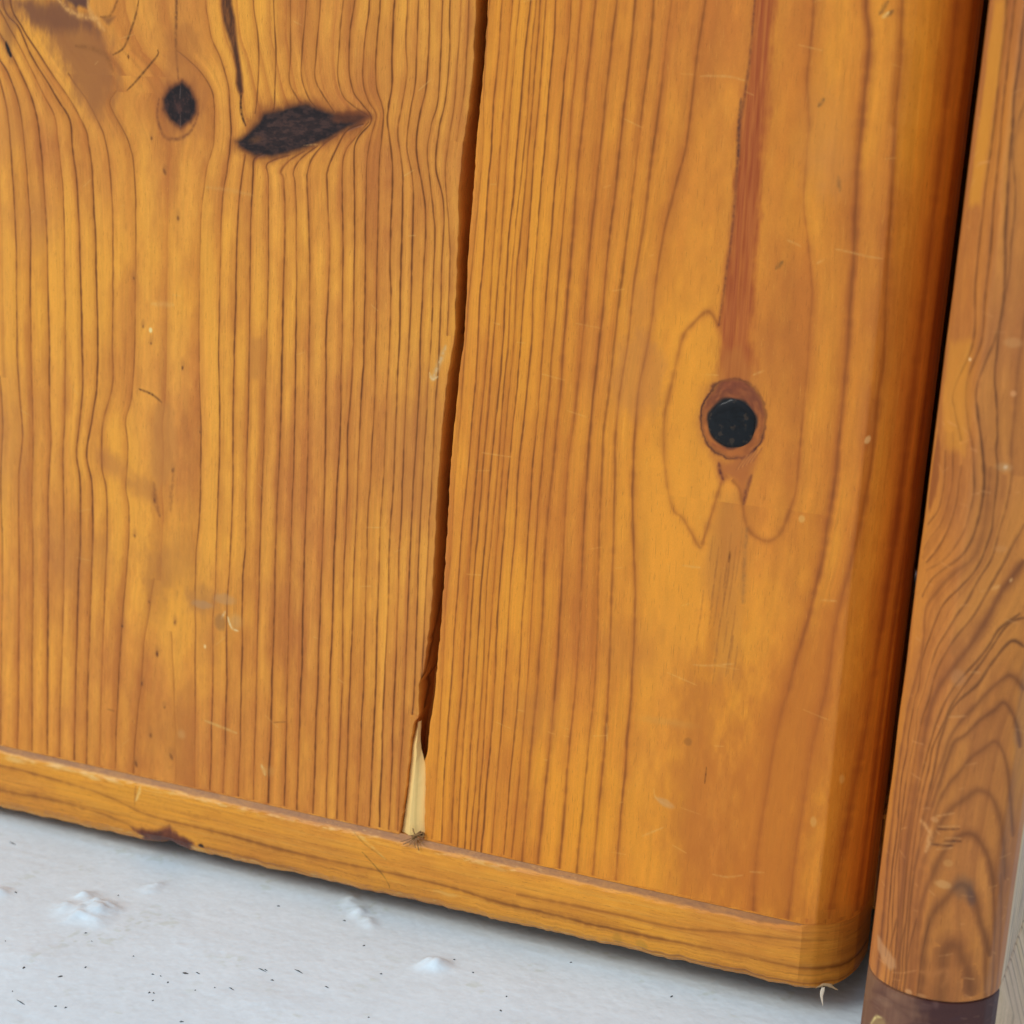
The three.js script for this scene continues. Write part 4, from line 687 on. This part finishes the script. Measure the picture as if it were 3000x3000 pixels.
  post.poly(nose(Z2(440, 0, 600, 0, 580, 500, 540, 800, 420, 760, 390, 420)), [222, 148, 50], 0.45, 1);
  // worn, crushed and rubbed places
  post.poly(nose(Z4(545, 770, 575, 790, 640, 900, 720, 1000, 725, 1080, 660, 1100, 600, 1010, 550, 900)), [196, 140, 92], 0.7, 0.4);
  post.blob(Q(Z4, 1160, 290), 1.3, 0.8, [208, 140, 76], 0.7, 0, 0.6); post.blob(Q(Z4, 1220, 95), 0.9, 0.7, [204, 138, 72], 0.6);
  post.stroke(nose(Z4(960, 1120, 1100, 1130, 1200, 1110, 1200, 1190, 1160, 1260)), [184, 112, 58], 0.6, 0.5); post.blob(Q(Z4, 840, 1310), 0.7, 0.6, [208, 146, 92], 0.7); post.blob(Q(Z4, 960, 1345), 0.9, 0.5, [200, 134, 80], 0.6);
  post.blob(Q(Z4, 1360, 330), 2.6, 3, [104, 80, 66], 0.6, 0.3, 0.9); post.blob(Q(Z4, 1440, 430), 1.1, 2.2, [90, 66, 62], 0.6, 0.3, 0.9);
  for (const q of [[480, 1200, 600, 1200], [520, 1265, 610, 1268], [470, 1140, 570, 1125], [500, 1300, 580, 1290], [470, 1330, 560, 1320], [650, 328, 715, 328], [570, 405, 600, 400], [540, 580, 640, 575], [355, 130, 380, 150]]) { post.stroke(nose(Z3(...q)), [216, 148, 86], 0.5, 0.2, -0.9); }
  for (const q of [[480, 1215, 600, 1215], [520, 1282, 610, 1285], [440, 1300, 560, 1310]]) post.stroke(nose(Z3(...q)), [96, 54, 28], 0.7, 0.2, -0.6);
  post.stroke(nose(Z3(385, 1170, 430, 1230, 425, 1300, 410, 1340)), [214, 150, 88], 0.7, 0.5, -0.5); post.blob(Q(Z3, 455, 1160), 0.8, 0.6, [206, 140, 82], 0.6);
  post.blob(Q(Z3, 510, 1530), 1.4, 0.8, [206, 142, 78], 0.6); post.blob(Q(Z3, 590, 360), 1.5, 1.5, [186, 122, 74], 0.5); post.blob(Q(Z2, 825, 890), 1.6, 0.9, [196, 150, 100], 0.35); post.blob(Q(Z2, 835, 890), 0.4, 0.4, [226, 190, 150], 0.6); post.blob(Q(Z2, 890, 370), 0.5, 0.5, [222, 150, 90], 0.7); post.blob(Q(Z2, 585, 128), 0.3, 0.3, [250, 200, 140], 0.9); post.blob(Q(Z2, 890, 10), 1.6, 0.9, [210, 150, 90], 0.35);
  post.stroke(nose(Z2(880, 1680, 870, 1700)), [240, 180, 110], 0.9, 0.2); post.stroke(nose(Z2(740, 1750, 790, 1730)), [226, 160, 90], 0.6, 0.35); post.blob(Q(Z2, 800, 1470), 1.2, 0.7, [200, 130, 70], 0.5);
  for (let i = 0; i < 110; i++) { const s = lerp(-NS, NS, rnd()), y = lerp(Y_FOOT, 172, rnd() ** 1.6), l = 0.5 + 2.2 * rnd(), a = (rnd() - 0.5) * 1.2; post.stroke([[s, y], [s + l * Math.cos(a), y + l * Math.sin(a)]], [222, 154, 92], 0.2 + 0.3 * rnd(), 0.14, -0.3); }
}
const postMat = varnish(post, { roughness: 0.46 });
const noseProfile = (inset) => {                     // plan points (dx from centre, z, arc length): left face, half round, right arris
  const r = PR - inset, o = [];
  for (const z of [-26, -16, -8, -3]) o.push([-r, ZC + z, -NS + z]);
  for (let k = 0; k <= 40; k++) { const a = -Math.PI / 2 + Math.PI * k / 40; o.push([Math.sin(a) * r, ZC + Math.cos(a) * r, a * PR]); }
  return o;
};
const sweepNose = (ys, tex, endTop, endBot) => sheet(ys.length - 1, noseProfile(0).length - 1, (i, j) => { const y = ys[i][0], q = noseProfile(ys[i][1] + (noise(y * 0.12, j * 0.3, 91) - 0.5) * 0.12)[j]; return [xcAt(y) + q[0], y, q[1], ...tex.uv(q[2], y)]; });
{
  const ys = [[Y_FOOT, 0.45], [Y_FOOT + 0.22, 0.1], [Y_FOOT + 0.5, 0]]; for (let y = Y_FOOT + 1.5; y < 176; y += 1.6) ys.push([y, 0]); for (let y = 178; y < Y_TOP; y += 14) ys.push([y, 0]); ys.push([Y_TOP, 0]);
  const round = add('rounded_edge', crease(sweepNose(ys, post), 0.7), postMat, cabinet, 'reddish brown half round front edge of the side, with arched grain');
  // the foot under it: darker, rubbed, same section
  const ft = new Wood(512, 256, -NS - 28, NS + 2, 0, Y_FOOT + 1, { seed: 97 });
  const N = (p, o = {}) => ft.line(nose(p), { s: 0.5, w: 0.3, soft: 0.6, band: 0.3, ring: false, ...o });
  N(Z4(500, 1290, 600, 1320, 720, 1420, 900, 1480, 1050, 1490)); N(Z4(480, 1400, 640, 1390, 760, 1470, 860, 1560)); N(Z4(860, 1400, 1000, 1440, 1150, 1500, 1300, 1490));
  ft.base([128, 90, 64], [102, 66, 50]); ft.applyLines([62, 36, 28], [98, 64, 50], [84, 50, 42]);
  ft.poly([[-1, Y_FOOT + 1], [1, Y_FOOT - 3], [-2, Y_FOOT - 6], [-5, 4], [-4, -1], [20, -1], [20, Y_FOOT + 1]], [66, 36, 34], 0.85, 1.3);
  const Q = (x, y) => onNose(...Z4(x, y)[0]);
  for (const [x, y, rx, ry, c, a] of [[600, 1400, 3, 1, [150, 112, 84], 0.6], [700, 1350, 2, 1, [140, 100, 74], 0.6], [1010, 1450, 2, 0.8, [104, 70, 60], 0.7], [1100, 1420, 0.8, 1.2, [126, 92, 80], 0.6], [1000, 1570, 2.5, 0.7, [92, 56, 44], 0.6], [1300, 1560, 2, 0.6, [70, 44, 46], 0.6]]) ft.blob(Q(x, y), rx, ry, c, a, 0.2, 0.8);
  ft.poly(nose(Z4(490, 1600, 540, 1540, 600, 1550, 640, 1610, 600, 1680, 500, 1680)), [164, 134, 84], 0.7, 0.7); ft.stroke(nose(Z4(490, 1610, 535, 1545, 590, 1550)), [214, 190, 120], 0.9, 0.25);
  for (let i = 0; i < 60; i++) { const s = lerp(-NS, NS, rnd()), y = lerp(0, Y_FOOT, rnd()); ft.stroke([[s, y], [s + 1 + 2 * rnd(), y + (rnd() - 0.5)]], [150, 112, 88], 0.25, 0.16); }
  const fm = varnish(ft, { roughness: 0.55 });
  const fy = [[0, 0], [Y_FOOT * 0.3, 0], [Y_FOOT * 0.6, 0], [Y_FOOT - 0.5, 0], [Y_FOOT - 0.22, 0.1], [Y_FOOT - 0.02, 0.45]];
  add('foot', crease(sweepNose(fy, ft), 0.7), fm, cabinet, 'dark plum brown foot with a rubbed pale chip');
}
{ // flat of the side, running back from the half round; greyer in colour
  const gs = new Wood(1024, 1024, -230, ZC + 1, 0, Y_TOP + 2, { seed: 111 });
  for (let i = 0; i < 70; i++) { const z = -228 + i * 3.3 + rnd(); gs.line([[z, Y_TOP + 3], [z + rnd() * 2, 200], [z + rnd() * 2, 90], [z + rnd(), -1]], { s: 0.35 + 0.3 * rnd(), w: 0.3, band: 0.3, ring: false }); }
  gs.base([204, 170, 136], [178, 146, 114]); gs.applyLines([104, 84, 66], [136, 116, 96], [120, 96, 78]);
  for (let i = 0; i < 30; i++) gs.blob([lerp(-60, 5, rnd()), lerp(0, 60, rnd())], 1 + 3 * rnd(), 1 + 4 * rnd(), [116, 98, 80], 0.4, rnd(), 0.9);
  const gm = varnish(gs, { roughness: 0.6, clearcoat: 0 });
  const flat = (ys) => sheet(ys.length - 1, 9, (i, j) => { const y = ys[i][0], z = lerp(ZC, -230, (j / 9) ** 1.6); return [xcAt(y) + PR - ys[i][1] + (y < Y_FOOT - 0.4 ? 6 * (1 - y / Y_FOOT) * sstep(0, -8, z - ZC) : 0), y, z, ...gs.uv(z, y)]; });
  const back = (y0, y1) => sheet(6, 1, (i, j) => { const y = lerp(y0, y1, i / 6); return [xcAt(y) - PR, y, j ? -230 : ZC - 26, ...gs.uv(j ? -230 : -20, y)]; });
  const join = (...g) => mergeGeometries(g.map(q => crease(q, 0.5)));
  const up = [[Y_FOOT, 1.6], [Y_FOOT + 0.3, 0.9], [Y_FOOT + 0.34, 0.1], [Y_FOOT + 0.5, 0]]; for (let y = Y_FOOT + 4; y < Y_TOP; y += 14) up.push([y, 0]); up.push([Y_TOP, 0]);
  add('side_panel', join(flat(up), back(Y_FOOT, Y_TOP)), gm, cabinet, 'greyish beige flat of the cabinet side');
  add('side_plinth', join(flat([[0, 0], [Y_FOOT * 0.5, 0], [Y_FOOT - 0.5, 0], [Y_FOOT - 0.3, 0.1], [Y_FOOT - 0.26, 0.9], [Y_FOOT - 0.02, 1.6]]), back(0, Y_FOOT)), gm, cabinet, 'greyish foot of the cabinet side below a dark joint');
}
// -- the body behind the door: bottom, top, back and the far side
add('carcass_bottom', slab(-319, XB - PR - 0.6, 13, 31, -228, -21), plainMat, cabinet);
add('carcass_back', slab(-319, XB - PR - 0.6, 32, Y_TOP - 1, -230, -222), plainMat, cabinet);
add('carcass_side', slab(-343, -321, 0, Y_TOP, -230, 8), plainMat, cabinet);
add('carcass_top', slab(-352, XB + PR + 14, Y_TOP + 0.6, Y_TOP + 20, -236, 20), plainMat, cabinet);
add('door_stile', slab(48, 64, Y_JOINT, Y_TOP - 2, -40, -19.4), plainMat, cabinet);

// ---------------------------------------------------------------- white painted floor
{
  const W = 1024, a = new Uint8Array(W * W * 4), b = new Uint8Array(W * W * 4), T = 240;   // one repeat is 240 mm
  const pn = (x, y, n, s) => { const i = Math.floor(x), j = Math.floor(y), fa = x - i, fb = y - j, u = fa * fa * (3 - 2 * fa), v = fb * fb * (3 - 2 * fb), m = q => ((q % n) + n) % n; return lerp(lerp(hash(m(i), m(j), s), hash(m(i + 1), m(j), s), u), lerp(hash(m(i), m(j + 1), s), hash(m(i + 1), m(j + 1), s), u), v); };
  for (let j = 0; j < W; j++) for (let i = 0; i < W; i++) {
    const u = i / W, v = j / W, k = (j * W + i) * 4;
    const c = pn(u * 10, v * 10, 10, 1) * 0.5 + pn(u * 26, v * 26, 26, 2) * 0.3 + pn(u * 70, v * 70, 70, 3) * 0.2 - 0.5;
    const f = pn(u * 200, v * 200, 200, 4) - 0.5, g = pn(u * 420, v * 420, 420, 5) - 0.5, br = pn(u * 14, v * 150, 150, 6) - 0.5;
    const dirt = sstep(0.7, 0.95, pn(u * 40, v * 40, 40, 7)) * sstep(0.55, 0.85, pn(u * 230, v * 230, 230, 8));
    const t = 1 + c * 0.06 + f * 0.025 + g * 0.02 - dirt * 0.05;
    a[k] = clamp(217 * t, 0, 255); a[k + 1] = clamp(232 * t, 0, 255); a[k + 2] = clamp(237 * (t - dirt * 0.03), 0, 255); a[k + 3] = 255;
    const h = 0.5 + c * 0.5 + f * 0.16 + g * 0.08 + br * 0.12; b[k] = b[k + 1] = b[k + 2] = clamp(h) * 255; b[k + 3] = 255;
  }
  const mk = (d, s) => { const t = new THREE.DataTexture(d, W, W); t.wrapS = t.wrapT = THREE.RepeatWrapping; t.magFilter = t.minFilter = THREE.LinearFilter; if (s) t.colorSpace = THREE.SRGBColorSpace; t.needsUpdate = true; return t; };
  const paint = new THREE.MeshPhysicalMaterial({ map: mk(a, true), bumpMap: mk(b, false), bumpScale: 0.00035, roughness: 0.42, specularIntensity: 0.7, side: THREE.DoubleSide });
  const pt = (t, x, y) => t(x, y)[0];
  // lumps and runs that the brush left in the paint: [place, radii, height, turn, crags]
  const lumps = [[G7, 385, 1270, 2.6, 3.4, 0.7], [G7, 440, 1320, 3.0, 3.4, 0.9], [G7, 520, 1270, 2.6, 3.2, 1.0], [G7, 590, 1300, 2.8, 3.6, 1.2], [G7, 480, 1215, 2.2, 2.6, 0.8], [G7, 545, 1360, 2.2, 2.4, 0.6],
    [G7, 845, 1170, 2.4, 2.2, 0.6], [G7, 905, 1150, 1.4, 1.8, 0.4], [G7, -10, 1190, 2.4, 2.4, 0.7], [H8, 540, 1600, 2.8, 2.4, 1.0], [H8, 480, 1610, 2.0, 2.0, 0.5], [H8, 50, 1230, 1.6, 3.2, 0.5, -0.5], [H8, 100, 1300, 1.6, 3.2, 0.7, -0.5], [H8, 155, 1360, 1.6, 2.6, 0.55, -0.7],
    [G7, 1100, 1450, 7, 8, 0.3], [G7, 150, 1550, 8, 7, 0.35], [H8, 1000, 1750, 9, 8, 0.25], [G7, 1500, 1800, 8, 6, 0.25]].map(([t, x, y, rx, rz, h, an = 0]) => { const c = onFloor(...pt(t, x, y)); return [c[0], c[1], rx, rz, h, Math.cos(an), Math.sin(an)]; });
  const height = (x, z) => {
    let h = 0.12 * (fbm(x * 0.05 + 9, z * 0.05, 61) - 0.5) + 0.05 * (fbm(x * 0.3, z * 0.3, 62) - 0.5);
    for (const [cx, cz, rx, rz, hh, ca, sa] of lumps) {
      const ex = x - cx, ez = z - cz; if (Math.abs(ex) > 25 || Math.abs(ez) > 25) continue;
      const u = (ex * ca + ez * sa) / rx, v = (-ex * sa + ez * ca) / rz, d = u * u + v * v; if (d > 7) continue;
      h += hh * (rx < 4 ? 1.5 : 1) * Math.exp(-d * 1.6) * (0.5 + 0.9 * fbm(x * 0.5, z * 0.5, 63) + (rx < 4 ? 0.6 * (noise(x * 0.85, z * 0.85, 64) - 0.5) : 0));
    }
    return h;
  };
  const axis = (a, b, fine, far) => { const o = [-far, -far * 0.5, -far * 0.2, a - 120, a - 40, a - 12]; for (let q = a; q <= b; q += fine) o.push(q); o.push(b + 12, b + 40, b + 120, far * 0.2, far * 0.5, far); return o; };
  const xs = axis(-150, 110, 0.6, 2000), zs = axis(-70, 110, 0.6, 2000);
  const g = sheet(zs.length - 1, xs.length - 1, (i, j) => { const x = xs[j], z = zs[i], near = x > -150 && x < 110 && z > -70 && z < 110; return [x, near ? height(x, z) : 0, z, x / T, z / T]; });
  g.index.array.reverse && g.setIndex([...g.index.array].reverse()); g.computeVertexNormals();
  const floor = add('floor', g, paint, scene); floor.userData = { kind: 'structure', label: 'white painted floor with lumps in the paint and dark specks' };
  // dark specks of grit
  const bits = [], spot = (t, x, y, sx, sz, ang = 0) => {
    const [cx, cz] = onFloor(...pt(t, x, y)), n = 7, P = []; for (let k = 0; k < n; k++) { const an = k / n * Math.PI * 2, r = 0.6 + 0.7 * rnd(), lx = Math.cos(an) * sx * r, lz = Math.sin(an) * sz * r; P.push([cx + lx * Math.cos(ang) - lz * Math.sin(ang), cz + lx * Math.sin(ang) + lz * Math.cos(ang)]); }
    const pos = []; for (let k = 0; k < n; k++) { const a = P[k], b = P[(k + 1) % n], y0 = Math.max(0, height(cx, cz)) + 0.02, hh = y0 + 0.12 + 0.1 * rnd(); pos.push(cx, hh, cz, b[0], y0, b[1], a[0], y0, a[1]); }
    const q = new THREE.BufferGeometry(); q.setAttribute('position', new THREE.Float32BufferAttribute(pos.map(v => v / 1000), 3)); q.computeVertexNormals(); bits.push(q);
  };
  for (const [x, y, s] of [[340, 1665, 0.55], [1050, 1645, 0.6], [485, 1612, 0.35], [135, 1620, 0.45], [1215, 1728, 0.28], [865, 1652, 0.3], [845, 1755, 0.28], [870, 1757, 0.25], [1540, 1685, 0.35], [1025, 1920, 0.5], [315, 1833, 0.32], [370, 1840, 0.4], [1575, 1265, 0.5], [485, 1418, 0.3], [90, 1190, 0.45], [910, 1662, 0.2], [950, 1697, 0.3], [30, 1465, 0.2], [70, 1748, 0.25], [865, 1800, 0.2], [755, 1550, 0.2], [1105, 1742, 0.22], [670, 1205, 0.2], [520, 1465, 0.2]]) spot(G7, x, y, s * 0.5, s * 0.95, rnd() * 3);
  for (const [x, y, s] of [[225, 1650, 0.35], [745, 1643, 0.35], [902, 1858, 0.4], [1868, 1778, 0.5], [935, 1783, 0.25], [128, 1490, 0.3], [640, 1570, 0.3], [1300, 1585, 0.32], [18, 1348, 0.35], [155, 1895, 0.25]]) spot(H8, x, y, s * 0.5, s * 0.95, rnd() * 3);
  for (const [x, y, l] of [[1480, 1625, 1.8], [1505, 1628, 0.9], [115, 1810, 2], [70, 910, 2], [1690, 1635, 1.6], [1120, 1645, 1], [1310, 1735, 1], [1850, 1725, 1]]) spot(G7, x, y, l * 0.7, 0.1, 0.3);
  const gm = mergeGeometries(bits), grit = add('grit', gm, new THREE.MeshStandardMaterial({ color: 0x4a4d4c, roughness: 0.9, side: THREE.DoubleSide }), scene);
  grit.userData = { kind: 'stuff', label: 'tiny dark specks of grit scattered over the white painted floor', category: 'grit' };
}

// ---------------------------------------------------------------- tuft of dirt caught below the split corner
{
  const c = (x, y, z) => { const q = onDoor(...H8(x, y)[0], z); return new THREE.Vector3(q[0] / 1000, q[1] / 1000, z / 1000); };
  const parts = [], hair = (r, ...p) => parts.push(new THREE.TubeGeometry(new THREE.CatmullRomCurve3(p), 10, r / 1000, 5).toNonIndexed());
  const o = c(425, 868, 0.5);
  for (const [x, y, z, r] of [[405, 825, 0.6, 0.12], [350, 915, 1.5, 0.1], [385, 920, 1.5, 0.09], [440, 950, 1.5, 0.09], [420, 935, 1.5, 0.08], [470, 920, 1.5, 0.08], [335, 900, 1.5, 0.07], [460, 850, 0.9, 0.16], [450, 840, 0.7, 0.14], [395, 880, 1.3, 0.12]]) { const e = c(x, y, z), m = o.clone().lerp(e, 0.5); m.z += 0.0004; m.x += (rnd() - 0.5) * 0.0006; hair(r, o, m, e); }
  hair(0.2, c(400, 872, 0.9), c(430, 862, 0.9), c(462, 872, 0.7)); hair(0.22, c(438, 850, 0.6), c(462, 850, 0.5), c(465, 872, 0.7));
  const g = mergeGeometries(parts.map(q => { q.deleteAttribute('uv'); return q; }));
  const t = add('dirt_tuft', g, new THREE.MeshStandardMaterial({ color: 0x8a6438, roughness: 0.95 }), scene);
  t.userData = { label: 'small dark tuft of dirt fibres on the edging below the pale split corner', category: 'dirt' };
}
renderer.render(scene, camera);
